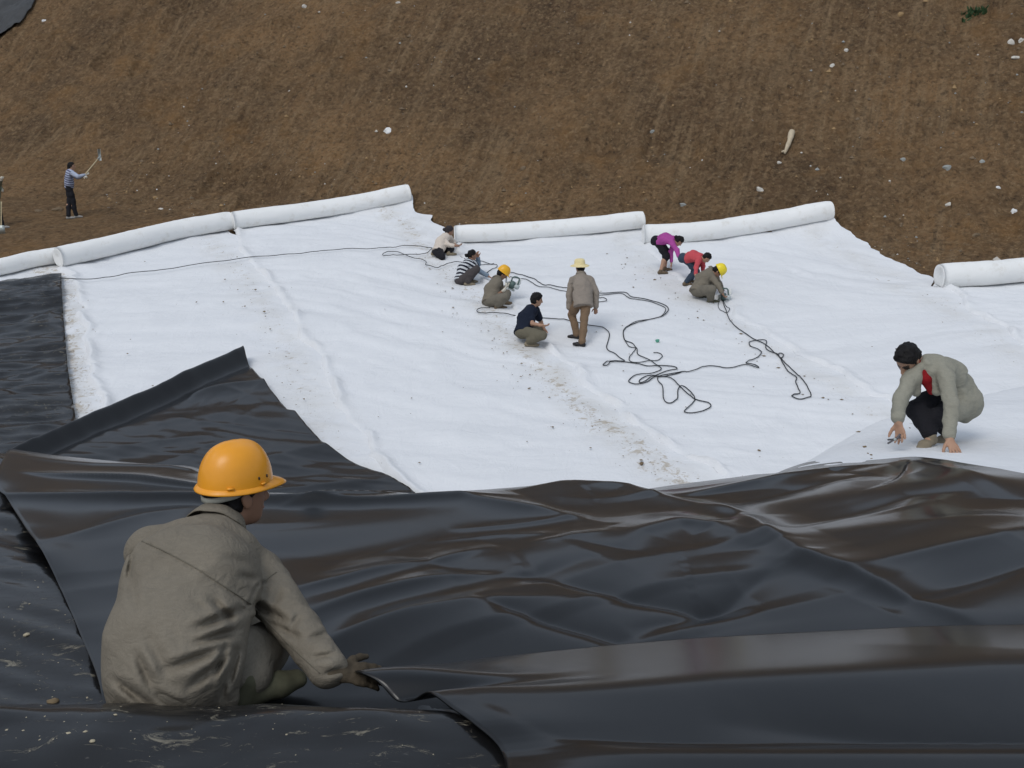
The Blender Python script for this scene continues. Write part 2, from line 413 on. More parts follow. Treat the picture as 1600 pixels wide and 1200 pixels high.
for pi, (Ls, Rs, roll, thick) in enumerate(PANELS):
    Lb, Rb, To = list(Ls)[::-1], list(Rs)[::-1], list(roll)
    # overlap: the right edge runs on under the next panel
    free = {2: 5, 4: 6}.get(pi, 0)
    if pi < 5: Rb = [tuple(np.array(p) + np.array([OV, .1]) * (min(1., max(0., (len(Rb) - free - k) / 2.)) if free else 1.)) for k, p in enumerate(Rb)]
    tv = np.array([-(To[-1][1] - To[0][1]), To[-1][0] - To[0][0]]); tv = tv / np.linalg.norm(tv) * .22
    To = [tuple(np.array(p) + tv * 1.3) for p in To]
    Lb[-1] = To[0]; Rb[-1] = To[-1]
    Bo = [Lb[0], Rb[0]]
    nv = 250; nu = 80 if pi else 40
    P = coons(resample(catmull(Lb, 4), 200), resample(catmull(Rb, 4), 200), Bo, catmull(To, 4), nu, nv)
    width = np.linalg.norm(P[-1] - P[0], axis=1)[None]
    um = np.linspace(0, 1, nu)[:, None] * width; vm = np.linspace(0, 1, nv)[None] * np.ones((nu, 1)) * 17
    # irregular seam edge
    wob = .07 * smooth_noise1(nv, 9, 40 + pi) + .03 * smooth_noise1(nv, 3, 60 + pi)
    fall = np.exp(-(um / .5) ** 2)
    P[..., 0] += wob[None] * fall
    fallr = np.exp(-((width - um) / .4) ** 2); P[..., 0] += .06 * smooth_noise1(nv, 5, 80 + pi)[None] * fallr
    x, y = P[..., 0], P[..., 1]
    lip = (.045 + .035 * np.clip(smooth_noise1(nv, 5, 90 + pi), -1, 1.5))[None] * np.exp(-((um - .07) / .09) ** 2)
    lip *= (0, 1.1, 1.1, 1.0, .6, .9)[pi] * sstep(0, .06, um); lip = lip - .022 * np.exp(-(um / .03) ** 2) * (pi > 0)
    z = T(x, y) + .02 + .016 * pi + cloth_wr(x, y) + lip + .012 * noise2(x * 6, y * 6, 50 + pi) * np.exp(-(um / .35) ** 2)
    ctr = ground_at(sum(p[0] for p in To) * 0 + 800, 600) if False else (float(np.mean(x[:, -1])), float(np.mean(y[:, -1])), float(np.mean(z[:, -1])))
    root = empty('geotextile_blanket', ctr, panel_labels[pi][0], 'geotextile', 'white geotextile panels on the valley floor')
    sh = mesh_obj('sheet', np.stack([x.ravel(), y.ravel(), z.ravel()], 1), grid_faces(nu, nv), M_CLOTH, root, uv=np.stack([um.ravel(), vm.ravel()], 1))
    dirt = np.exp(-((width - um - .75) / .42) ** 2) * (1 if pi != 5 else .2) + .35 * np.exp(-(um / .25) ** 2)
    dirt = dirt * (1, .8, 1.0 + .25 * sstep(22, 14, y), .72, .7, .7)[pi]
    if pi == 0: dirt = dirt + .5 * np.exp(-((width - um - .45) / .35) ** 2)
    at_ = sh.data.attributes.new('dirt', 'FLOAT', 'POINT'); at_.data.foreach_set('value', np.clip(dirt, 0, 1.6).ravel().astype(np.float32))
    # the roll at the far end
    C = resample(catmull(roll, 6), 48); zc = T(C[:, 0], C[:, 1]) + .03 + .016 * pi
    dmid = depth_of((C[24][0], C[24][1], zc[24])); rad = thick * .5 * dmid / FPX
    up_dir = np.array([-(C[-1] - C[0])[1], (C[-1] - C[0])[0]]); up_dir /= np.linalg.norm(up_dir)
    C = C + up_dir * rad * .55
    zc = np.maximum(zc, T(C[:, 0], C[:, 1]) + .02)
    zc = np.convolve(np.r_[[zc[0]] * 6, zc, [zc[-1]] * 6], np.ones(13) / 13, 'valid') + rad * .86
    n = 40; a = np.linspace(0, 2 * np.pi, n, endpoint=False)
    tg = np.gradient(np.c_[C, zc], axis=0); tg /= np.linalg.norm(tg, axis=1)[:, None]
    V = []
    for i in range(48):
        n1 = np.cross(tg[i], [0, 0, 1]); n1 /= np.linalg.norm(n1); n2 = np.cross(n1, tg[i])
        rr = rad * (1 + .045 * noise2(np.full(n, i * .22) + pi * 9, 1.5 * np.cos(a) + 5, pi) + .02 * noise2(np.full(n, i * .9), 3 * np.sin(a), pi + 30))
        if i in (0, 47): rr = rr * .95
        q = rr[:, None] * (np.cos(a)[:, None] * n1 + np.sin(a)[:, None] * n2)
        q[:, 2] = np.where(q[:, 2] < -.8 * rad, -.8 * rad + (q[:, 2] + .8 * rad) * .4, q[:, 2])
        V.append(np.r_[C[i], zc[i]] + q)
    F = grid_faces(48, n).tolist() + [[i * n + n - 1, (i + 1) * n + n - 1, (i + 1) * n, i * n] for i in range(47)]
    V = np.concatenate(V)
    for end, sg in ((0, -1), (47, 1)):                       # wound end: concentric stepped layers
        base = V[end * n:(end + 1) * n]; cc = base.mean(0); prev = [end * n + j for j in range(n)]
        for k in range(1, 10):
            f = 1 - k / 10.; dep = (.018 if k % 2 else .004) + .004 * k
            ring = cc + (base - cc) * f - sg * tg[end] * (dep - .03)
            st = len(V); V = np.vstack([V, ring]); cur = list(range(st, st + n))
            for j in range(n):
                jj = (j + 1) % n; q = [prev[j], prev[jj], cur[jj], cur[j]]; F.append(q if sg > 0 else q[::-1])
            prev = cur
        F.append(prev if sg > 0 else prev[::-1])
    ro = mesh_obj('roll', V, F, M_ROLL, root); ro['label'] = panel_labels[pi][1]

# ---- black liners
def polyfold(x, y, pts, amp, w, asym=0.0, taper=.18):
    """ridge (amp>0) or valley along a plan polyline"""
    P = np.asarray(pts, float); d = np.r_[0, np.cumsum(np.linalg.norm(np.diff(P, axis=0), axis=1))]; tot = d[-1]
    best = np.full(x.shape, 1e9); bt = np.zeros(x.shape); bs = np.zeros(x.shape)
    for i in range(len(P) - 1):
        a, b = P[i], P[i + 1]; ab = b - a; L2 = ab @ ab + 1e-12
        t = np.clip(((x - a[0]) * ab[0] + (y - a[1]) * ab[1]) / L2, 0, 1)
        dx, dy = x - a[0] - t * ab[0], y - a[1] - t * ab[1]; dd = np.hypot(dx, dy)
        m = dd < best
        best = np.where(m, dd, best); bt = np.where(m, (d[i] + t * math.sqrt(L2)) / tot, bt); bs = np.where(m, np.sign(ab[0] * dy - ab[1] * dx), bs)
    ww = w * (1 + asym * bs)
    g = np.exp(-(np.sqrt(best ** 2 + (.22 * ww) ** 2) - .22 * ww) / ww)
    return amp * g * np.sin(np.pi * np.clip(bt, 0, 1)) ** .8
def build_sheet(name, P, z, m, label, thick=.004, origin=None, **kw):
    nu, nv = P.shape[:2]
    o = mesh_obj(name, np.stack([P[..., 0].ravel(), P[..., 1].ravel(), z.ravel()], 1), grid_faces(nu, nv), m)
    c = np.array([P[..., 0].mean(), P[..., 1].mean(), z.mean()]); own_origin(o, c)
    tag(o, label, 'liner sheet', 'black liner sheets'); add_thickness(o, thick, 0)
    return o
bigL = G2((168, 1118), (160, 1100), (128, 1010), (92, 930), (45, 850), (18, 805), (-2, 778)) ; bigL = [(bigL[0][0] + .02, 2.72)] + bigL
yL = bigL[-1]
bigL = bigL + [(yL[0] - .35, yL[1] + .9), (yL[0] - .6, yL[1] + 1.6)]
bigR = [(4.4, 2.7), (4.4, 4.0)] + G2((1700, 810))
bigT = [bigL[-1], (-1.5, 7.6), (.2, 7.9), (1.5, 7.9)] + [tuple(v) for v in G2((1400, 716.5), (1430, 719), (1480, 732), (1540, 752), (1600, 774), (1700, 810))]
bigT[4] = (bigT[4][0] - .2, bigT[4][1] + .02)
bigpoly = [tuple(v) for v in bigL] + [tuple(v) for v in bigT] + [tuple(v) for v in bigR[::-1]]
# old dirty liner: foreground bank and the left side of the valley floor
oldR = G2((97, 433), (100, 500), (108, 590), (121, 672)); oldT = G2((-260, 500), (-60, 458), (0, 448), (50, 440), (97, 433))
P = coons([(-14, 11.), oldT[0]], [oldR[-1]][:1] + oldR[::-1][1:] if False else ext(oldR, 10.)[::-1], [(-14, 10.), ext(oldR, 10.)[-1]], oldT, 90, 200)
x, y = P[..., 0], P[..., 1]
def dirty_wr(x, y):
    r = R(12); a, b = x * math.cos(r) + y * math.sin(r), -x * math.sin(r) + y * math.cos(r)
    w = noise2(a * .8, b * .8, 71)
    rid = 1 - np.abs(fbm2(a * .55 + w, b * 2.3, 70, 3))
    return .085 * np.maximum(0, rid - .35) ** 1.3 + .05 * noise2(a * .4, b * 1.2, 72) + .02 * (1 - np.abs(noise2(a * 1.1 + w, b * 4.2, 73)))
z = T(x, y) + .05 + cloth_wr(x, y) + 1.6 * dirty_wr(x, y)
build_sheet('old_liner', P, z, M_DIRTY, 'dirty black plastic liner on the valley floor at the far left beside white panels')
nu, nv = 300, 240
xx, yy = np.meshgrid(np.linspace(-5.2, .7, nu), np.linspace(.6, 7.4, nv), indexing='ij'); P = np.stack([xx, yy], -1); x, y = xx, yy
def dirty_near(x, y):
    r = R(-24); a, b = x * math.cos(r) + y * math.sin(r), -x * math.sin(r) + y * math.cos(r)
    w = noise2(a * 1.2, b * 1.2, 75)
    rid = 1 - np.abs(fbm2(a * .9 + .5 * w, b * 3.6, 74, 3))
    return .065 * np.maximum(0, rid - .4) * sstep(2.75, 3.1, y)
def near_ridge(x, y):
    z = .022 * noise2(x * 1.6, y * 3, 76) + .016 * fbm2(x * 2.6, y * 4, 77, 3) + .008 * (1 - np.abs(noise2(x * 6 + y * 3, y * 9, 78)))
    return z * sstep(3.2, 2.7, y)
z = T(x, y) + .012 + dirty_near(x, y) + near_ridge(x, y)
z = z - .05 * sum((inside(bigpoly, x - q, y) & (y > 3.05)).astype(float) for q in (.05, .11, .2, .4))       # lies lower where the new sheets cover it
build_sheet('old_liner', P, z, M_DIRTY, 'dirty black plastic liner with dried mud along the bottom left foreground')

# the big new sheet across the foreground
P = coons(catmull(bigL, 5), bigR, [bigL[0], bigR[0]], catmull(bigT, 5), 420, 330)
x, y = P[..., 0], P[..., 1]
FOLDS = [  # pixels, amplitude, width, asymmetry
    ([(1090, 800), (1150, 825), (1200, 865), (1244, 897), (1330, 930), (1430, 975), (1560, 1030)], .055, .12, .5),
    ([(960, 870), (1000, 850), (1060, 838), (1120, 845), (1180, 880)], .05, .14, .3),
    ([(820, 905), (900, 925), (990, 950), (1090, 968), (1180, 955)], -.045, .10, .5),
    ([(740, 960), (830, 982), (920, 1005), (1020, 1040)], -.040, .09, .5),
    ([(980, 1005), (1060, 985), (1130, 960), (1220, 900)], -.040, .10, -.5),
    ([(440, 1000), (560, 960), (700, 920), (840, 900)], .045, .12, .5),
    ([(430, 950), (540, 930), (660, 895), (780, 860)], .035, .10, .5),
    ([(480, 1040), (640, 990), (780, 960), (900, 950)], .035, .11, -.4),
    ([(600, 870), (720, 905), (820, 910), (930, 880)], -.04, .16, 0),
    ([(1180, 860), (1290, 820), (1420, 790), (1520, 790)], -.05, .14, .3),
    ([(1280, 930), (1430, 900), (1540, 880), (1660, 850)], .035, .13, .4),
    ([(1380, 985), (1480, 945), (1640, 900)], -.045, .13, .4),
    ([(1290, 860), (1450, 845), (1640, 830)], .03, .2, 0),
    # crest wrinkles
    ([(-30, 728), (150, 745), (300, 757), (460, 792), (600, 795)], .05, .07, .5),
    ([(30, 760), (200, 770), (330, 790), (470, 806)], .035, .05, .5),
    ([(-60, 800), (100, 797), (220, 800), (380, 806), (560, 808), (700, 797), (820, 790)], .055, .10, .5),
    ([(60, 880), (160, 845), (230, 825), (320, 812)], .022, .07, 0),
    ([(400, 790), (520, 785), (640, 797)], .03, .04, .3), ([(440, 815), (540, 803), (640, 793)], .03, .04, .3),
    ([(600, 806), (720, 797), (840, 806), (960, 835)], .03, .08, 0),
    ([(800, 785), (900, 776), (980, 784), (1070, 806), (1160, 826)], .06, .14, -.3),
    ([(700, 835), (800, 826), (920, 816)], .012, .04, 0), ([(660, 855), (780, 842), (880, 842)], .012, .04, 0), ([(820, 858), (900, 848), (960, 846)], .010, .04, 0),
    ([(1040, 796), (1180, 772), (1290, 747), (1420, 730)], .035, .07, .4),
    ([(1110, 805), (1240, 775), (1360, 750)], -.03, .08, 0),
    ([(1330, 750), (1420, 732), (1500, 765), (1580, 800)], .06, .2, 0),
]
zz = np.zeros(x.shape)
for fi, (pts, a, w, asy) in enumerate(FOLDS): zz += polyfold(x, y, G2(*pts), a, w, asy)
r = R(30); a_, b_ = x * math.cos(r) + y * math.sin(r), -x * math.sin(r) + y * math.cos(r)
w_ = noise2(a_ * 1.3, b_ * 1.3, 81)
flat = sstep(-2.6, -1.2, x)
zz += (.05 * noise2(a_ * .45 + .3 * w_, b_ * 1.0, 82) + .022 * noise2(a_ * .8, b_ * 2.0 + .4 * w_, 83)) * (.35 + .65 * flat)
rg = np.maximum(0, 1 - np.abs(noise2(a_ * .55 + .5 * w_, b_ * 3.2 + .5 * w_, 85)) * 2.6)
zz += .014 * rg * sstep(-.1, .5, noise2(a_ * .5, b_ * .7, 89)) * flat
zz *= sstep(2.95, 3.35, y)
u_ = np.linspace(0, 1, P.shape[0])[:, None]
edge = .02 * np.exp(-(u_ * 6 / .12) ** 2) * (1 + noise2(y * 3, x * 0, 84))
z = T(x, y) + .06 + .012 + zz + edge - np.interp(x, [1.6, 2.4, 3.0, 3.5], [0, .07, .05, .15]) * sstep(5.4, 6.6, y)
z -= .03 + .07 * sstep(3.0, 2.8, y)
z += .03 * sstep(3.1, 3.5, y)
build_sheet('new_liner', P, z, M_LINER, 'large clean rumpled black liner sheet spread across the foreground')

# white sheet on the near bank, under the crouching man
P = coons([(1.95, 6.6), (2.05, 8.2), (2.75, 10.4)], [(9, 3.0), (9, 16.5)], [(1.95, 6.6), (4.0, 4.2), (9, 3.0)], [(2.75, 10.4), (4.6, 12.4), (9, 16.5)], 150, 130)
x, y = P[..., 0], P[..., 1]
z = T(x, y) + .035 + .115 * sstep(8.3, 9.3, y) + (.25 + .45 * sstep(8, 9.3, y)) * cloth_wr(x, y) + .02 * noise2(x * .9, y * .9, 37)
z = z - .05 - .13 * inside(bigpoly, x, y + .45) + .05 * sstep(8.0, 9.0, y)
nb = mesh_obj('geotextile_sheet', np.stack([x.ravel(), y.ravel(), z.ravel()], 1), grid_faces(150, 130), M_CLOTH, uv=np.stack([x.ravel(), y.ravel()], 1))
own_origin(nb, (4, 8.5, float(T(4, 8.5)))); tag(nb, 'smooth white geotextile sheet on the near slope under the crouching khaki jacket person', 'geotextile')
at_ = nb.data.attributes.new('dirt', 'FLOAT', 'POINT'); at_.data.foreach_set('value', (.25 * sstep(.2, .6, fbm2(x * .5, y * .5, 39, 2))).ravel().astype(np.float32))

# flap of the next sheet, its edge lifted by the helmeted worker
EDGE = np.array([(-.02, 1.25, 4.22), (-.015, 2.0, 4.2), (-.024, 2.28, 4.135), (-.10, 2.40, 4.135), (-.165, 2.49, 4.12), (-.205, 2.55, 4.11), (-.24, 2.60, 4.09), (-.285, 2.635, 4.04), (-.335, 2.66, 4.025), (-.39, 2.70, 4.06), (-.45, 2.745, 4.06), (-.47, 2.83, 4.0), (-.42, 2.95, 3.89)])
EDGE = catmull(EDGE, 5); flL = [tuple(q[:2]) for q in EDGE]
flR = [(5, 1.2), (5, 2.6), (5, 3.35)]
flT = [flL[-1], (.0, 3.08), (.6, 3.18), (1.5, 3.24), (3, 3.3), (5, 3.35)]
P = coons(flL, flR, [flL[0], flR[0]], catmull(flT, 5), 320, 220)
x, y = P[..., 0], P[..., 1]; v_ = np.linspace(0, 1, P.shape[1])[None] * np.ones(x.shape)
rc = np.interp(x, [-.4, .2, .8, 1.5, 5], [.02, .02, .022, .03, .035])
yk = np.interp(x, [-.5, 0, .6, 1.4, 5], [2.56, 2.58, 2.66, 2.72, 2.74])
rp = softramp(y - yk, rc)
z = 4.09 - .402 * rp + np.interp(x, [0, 1, 2], [.035, .022, .006]) * rp ** 2 + .05 * (yk - y) * (y < yk) + .05 * np.interp(x, [0, 1.5, 5], [0, .5, 1])
z += polyfold(x, y, [(1.0, 3.05), (1.6, 2.85), (2.1, 2.5), (2.4, 2.0)], .004, .16, .3) + polyfold(x, y, [(.5, 2.45), (1.0, 2.35), (1.6, 2.25)], -.03, .12)
z += .008 * noise2(x * .9, y * 1.0, 86) * sstep(2.6, 2.3, y)
z = np.maximum(z, T(x, y) + .075)
dd = np.r_[0, np.cumsum(np.linalg.norm(np.diff(EDGE[:, :2], axis=0), axis=1))]
ze = np.interp(np.linspace(0, dd[-1], P.shape[1]), dd, EDGE[:, 2])[None]
we = np.exp(-((x - x[:1]) / .28) ** 2)
z = z * (1 - we) + (ze + .0 * x) * we
build_sheet('new_liner', P, z, M_LINER, 'black liner flap at bottom right, its edge lifted by the gloved hand', .005)

# smaller sheet with a turned-over edge, lying across the white panels
A, Bp = (30, 722), (379, 564)
sTop = G2((84, 700), (150, 668), (210, 640), (379, 563)); q0, q1 = np.array(sTop[0]), np.array(sTop[1]); sTop = [tuple(q0 + (q0 - q1) * 1.6)] + sTop
sR = G2((379, 563), (396, 590), (408, 607), (414, 611), (436, 640), (450, 659), (462, 661), (480, 685), (505, 712), (535, 730), (565, 748), (600, 762), (640, 786))
e = np.array(sR[-1]); sR = sR + [(e[0] + .8, e[1] - 1.6)]
sB = [(sTop[0][0] + 1.0, 9.8), sR[-1]]
P = coons([sB[0], sTop[0]], sR[::-1], sB, sTop, 200, 200)
x, y = P[..., 0], P[..., 1]; v_ = np.linspace(0, 1, 200)[None] * np.ones(x.shape); ln = np.linalg.norm(P[:, -1] - P[:, 0], axis=1)[:, None]
dt = (1 - v_) * ln
z = T(x, y) + .17 + .6 * cloth_wr(x, y)
r = R(24); a_, b_ = x * math.cos(r) + y * math.sin(r), -x * math.sin(r) + y * math.cos(r)
rid = 1 - np.abs(fbm2(a_ * .3 + .5 * noise2(a_ * .6, b_ * .6, 88), b_ * 1.0, 87, 2, .35))
z += .085 * np.maximum(0, rid - .45) * sstep(.3, 1.0, dt)
z += .16 * np.exp(-((dt - .22) / .16) ** 2) - .06 * np.exp(-((dt - .62) / .2) ** 2)
z -= .12 * np.exp(-(dt / .05) ** 2)
sheet2 = build_sheet('new_liner', P, z, M_LINER, 'black liner sheet with a turned-over edge lying on the white panels behind the orange helmet', .01)
# ------------------------------------------------------------------ implicit-surface modelling for the figures
def nrm(v): v = np.asarray(v, float); return v / (np.linalg.norm(v) + 1e-12)
class Field:
    """solids blended by a smooth union, meshed with surface nets"""
    def __init__(s, k=.03): s.pr = []; s.k = k; s.cuts = []; s.subs = []; s.disp = None; s.dpad = 0
    def cone(s, a, b, ra, rb, tg=0, k=None): s.pr.append(('c', np.asarray(a, float), np.asarray(b, float), ra, rb, tg, s.k if k is None else k)); return s
    def ell(s, c, ax, r, tg=0, k=None): s.pr.append(('e', np.asarray(c, float), np.asarray(ax, float), np.asarray(r, float), None, tg, s.k if k is None else k)); return s
    def slab(s, a, b, right, ra, rb, tg=0, k=None):
        """elliptic limb: ra=(half width, half depth) at a, rb at b"""
        s.pr.append(('s', np.asarray(a, float), np.asarray(b, float), ra, rb, tg, s.k if k is None else k, np.asarray(right, float))); return s
    def chain(s, pts, rs, tg=0, k=None):
        for i in range(len(pts) - 1): s.cone(pts[i], pts[i + 1], rs[i], rs[i + 1], tg, k)
        return s
    def sub(s, a, b, ra, rb, k=.01): s.subs.append(('c', np.asarray(a, float), np.asarray(b, float), ra, rb, 0, k)); return s
    def cut(s, p, n): s.cuts.append((np.asarray(p, float), nrm(n))); return s
    def _bb(s, q):
        if q[0] == 'e': r = q[3].max(); return q[1] - r, q[1] + r
        r = max(np.max(q[3]), np.max(q[4])); return np.minimum(q[1], q[2]) - r, np.maximum(q[1], q[2]) + r
    def _d(s, q, X, Y, Z):
        if q[0] == 'e':
            dx, dy, dz = X - q[1][0], Y - q[1][1], Z - q[1][2]; A = q[2]
            u = [(dx * A[i, 0] + dy * A[i, 1] + dz * A[i, 2]) / q[3][i] for i in range(3)]
            l = np.sqrt(u[0] ** 2 + u[1] ** 2 + u[2] ** 2)
            g = np.sqrt((u[0] / q[3][0]) ** 2 + (u[1] / q[3][1]) ** 2 + (u[2] / q[3][2]) ** 2) + 1e-9
            return l * (l - 1) / g
        a, b = q[1], q[2]; ab = b - a; L2 = ab @ ab + 1e-12
        dx, dy, dz = X - a[0], Y - a[1], Z - a[2]
        t = np.clip((dx * ab[0] + dy * ab[1] + dz * ab[2]) / L2, 0, 1)
        dx = dx - t * ab[0]; dy = dy - t * ab[1]; dz = dz - t * ab[2]
        if q[0] == 'c': return np.sqrt(dx * dx + dy * dy + dz * dz) - (q[3] + (q[4] - q[3]) * t)
        up = ab / math.sqrt(L2); rt = nrm(q[7] - up * (q[7] @ up)); fw = np.cross(rt, up)
        w = q[3][0] + (q[4][0] - q[3][0]) * t; d = q[3][1] + (q[4][1] - q[3][1]) * t
        cr = dx * rt[0] + dy * rt[1] + dz * rt[2]; cf = dx * fw[0] + dy * fw[1] + dz * fw[2]; cu = dx * up[0] + dy * up[1] + dz * up[2]
        l = np.sqrt((cr / w) ** 2 + (cf / d) ** 2 + (cu / d) ** 2)
        g = np.sqrt((cr / w ** 2) ** 2 + (cf / d ** 2) ** 2 + (cu / d ** 2) ** 2) + 1e-9
        return np.where(l < .2, -np.minimum(w, d) * .8, l * (l - 1) / g)
    def mesh(s, h):
        lo = np.min([s._bb(q)[0] for q in s.pr], 0) - 3 * h - s.dpad; hi = np.max([s._bb(q)[1] for q in s.pr], 0) + 3 * h + s.dpad
        n = np.ceil((hi - lo) / h).astype(int) + 1
        ax = [lo[i] + h * np.arange(n[i]) for i in range(3)]
        V = np.full(n, .2, np.float32); TG = np.zeros(n, np.int8); TB = np.full(n, 9., np.float32)
        for q in s.pr:
            a, b = s._bb(q); pad = q[6] + 3 * h + .01
            i0 = np.maximum(0, np.floor((a - pad - lo) / h).astype(int)); i1 = np.minimum(n, np.ceil((b + pad - lo) / h).astype(int) + 1)
            sl = tuple(slice(i0[i], i1[i]) for i in range(3))
            X, Y, Z = np.meshgrid(ax[0][sl[0]], ax[1][sl[1]], ax[2][sl[2]], indexing='ij', sparse=True)
            d = s._d(q, X, Y, Z).astype(np.float32)
            v = V[sl]; k = max(q[6], 1e-4)
            hh = np.maximum(k - np.abs(v - d), 0) / k
            V[sl] = np.minimum(v, d) - hh * hh * k * .25
            m = d < TB[sl]; TB[sl] = np.where(m, d, TB[sl]); TG[sl] = np.where(m, q[5], TG[sl])
        X, Y, Z = np.meshgrid(*ax, indexing='ij', sparse=True)
        if s.disp is not None:
            m = np.abs(V) < .05; ii = np.nonzero(m)
            V[m] += s.disp(ax[0][ii[0]], ax[1][ii[1]], ax[2][ii[2]]).astype(np.float32)
        for p, nn in s.cuts:
            V = np.maximum(V, ((X - p[0]) * nn[0] + (Y - p[1]) * nn[1] + (Z - p[2]) * nn[2]).astype(np.float32))
        for q in s.subs: V = np.maximum(V, -s._d(q, X, Y, Z).astype(np.float32))
        # surface nets
        ins = V < 0
        c = np.zeros(n - 1, np.int8)
        for dx in (0, 1):
            for dy in (0, 1):
                for dz in (0, 1): c += ins[dx:n[0] - 1 + dx, dy:n[1] - 1 + dy, dz:n[2] - 1 + dz]
        act = (c > 0) & (c < 8); idx = np.full(n - 1, -1, np.int64); ai = np.argwhere(act); idx[act] = np.arange(len(ai))
        acc = np.zeros((len(ai), 3)); cnt = np.zeros(len(ai))
        off = [(x, y, z) for x in (0, 1) for y in (0, 1) for z in (0, 1)]
        for p in off:
            for d in range(3):
                if p[d]: continue
                q = list(p); q[d] = 1
                va = V[ai[:, 0] + p[0], ai[:, 1] + p[1], ai[:, 2] + p[2]]; vb = V[ai[:, 0] + q[0], ai[:, 1] + q[1], ai[:, 2] + q[2]]
                m = (va < 0) != (vb < 0); t = va / np.where(m, va - vb, 1)
                pt = np.array(p, float)[None].repeat(len(ai), 0); pt[:, d] = t
                acc[m] += pt[m]; cnt[m] += 1
        P = lo + h * (ai + acc / cnt[:, None])
        Fs = []
        for d in range(3):
            e = [(1, 2), (2, 0), (0, 1)][d]
            sl0 = [slice(1, n[i] - 1) for i in range(3)]; sl1 = list(sl0)
            sl0[d] = slice(0, n[d] - 1); sl1[d] = slice(1, n[d])
            a, b = ins[tuple(sl0)], ins[tuple(sl1)]
            g = np.argwhere(a != b); fl = a[a != b]
            base = g.copy(); base[:, e[0]] += 1; base[:, e[1]] += 1      # grid vertex index of the edge start
            o = [base.copy() for _ in range(4)]
            o[0][:, e[0]] -= 1; o[0][:, e[1]] -= 1; o[1][:, e[1]] -= 1; o[3][:, e[0]] -= 1
            q = np.stack([idx[v[:, 0], v[:, 1], v[:, 2]] for v in o], 1)
            q[~fl] = q[~fl][:, ::-1]; Fs.append(q)
        F = np.concatenate(Fs); F = F[(F >= 0).all(1)]
        tg = TG[tuple(ai.T)][F[:, 0]]
        return P, F, tg
def field_obj(name, f, h, mats, parent, matfn=None, sm=1):
    P, F, tg = f.mesh(h)
    for _ in range(sm):                       # light relaxation of the net
        S = np.zeros_like(P); C = np.zeros(len(P))
        for a, b in ((0, 1), (1, 2), (2, 3), (3, 0)):
            np.add.at(S, F[:, a], P[F[:, b]]); np.add.at(C, F[:, a], 1); np.add.at(S, F[:, b], P[F[:, a]]); np.add.at(C, F[:, b], 1)
        P = P * .55 + .45 * S / np.maximum(C, 1)[:, None]
    if matfn is not None: tg = matfn(P[F].mean(1), tg)
    return mesh_obj(name, P, F, mats, parent, matidx=tg)

def rotz(v, a): c, s = math.cos(a), math.sin(a); return np.array([v[0] * c - v[1] * s, v[0] * s + v[1] * c, v[2]])
def yawdir(deg): a = R(deg); return np.array([math.sin(a), math.cos(a), 0.])      # 0 = away from the camera, 90 = to the right
def yawright(deg): a = R(deg); return np.array([math.cos(a), -math.sin(a), 0.])
def solve(parent, px, py, L, sign):
    """end of a bone of length L from parent, seen at pixel (px,py), going away (+1) or towards (-1) the camera"""
    d = raydir(px, py); o = CAM - parent
    a = d @ d; b = 2 * d @ o; c = o @ o - L * L; D = b * b - 4 * a * c
    if D < 0: t = -b / (2 * a); q = CAM + t * d; return parent + nrm(q - parent) * L
    t = (-b + sign * math.sqrt(D)) / (2 * a); return CAM + t * d
def ik(a, c, l1, l2, pole):
    d = c - a; L = np.linalg.norm(d); u = d / L; L = min(L, (l1 + l2) * .999)
    x = (l1 * l1 - l2 * l2 + L * L) / (2 * L); hh = math.sqrt(max(0, l1 * l1 - x * x))
    p = pole - u * (pole @ u); return a + u * x + nrm(p) * hh

M_SKIN = mat('skin', (.40, .235, .155), .55, .35, .08, 25); M_SKIND = mat('skin_tanned', (.30, .165, .105), .55, .35, .08, 25)
M_DARK = mat('dark_feature', (.03, .022, .018), .5, .3); M_LIP = mat('lips', (.30, .13, .10), .5, .3)
M_HAIR = mat('black_hair', (.009, .008, .008), .6, .2, .4, 90, .5, 160)
def cloth(name, col, b=.25):
    m, g, bs = newmat(name, .9, .15); ob = g.new('ShaderNodeTexCoord').outputs['Object']
    c = g.mix(g.noise(ob, 5, 5, .65), tuple(v * .80 for v in col), tuple(min(1, v * 1.18) for v in col))
    c = g.mix(g.ramp(g.noise(ob, 3.1, 4, .6, .5), [(.56, 0.), (.72, .35)]), c, tuple(v * .62 for v in col))
    weave = g.math('MULTIPLY', g.noise(g.mapping(ob, (260, 260, 40)), 1.0, 1), g.noise(g.mapping(ob, (40, 40, 300)), 1.0, 1))
    c = g.mix(g.ramp(weave, [(.18, .22), (.36, 0.)]), c, tuple(v * .6 for v in col)); g.set(bs.inputs['Base Color'], c)
    crump = g.noise(g.mapping(ob, (1, 1, 1.5), (.5, .3, 0)), 15, 4, .55, 1.8)
    n = g.bump(crump, .45, .018); g.set(bs.inputs['Normal'], g.bump(weave, b, .004, n)); return m

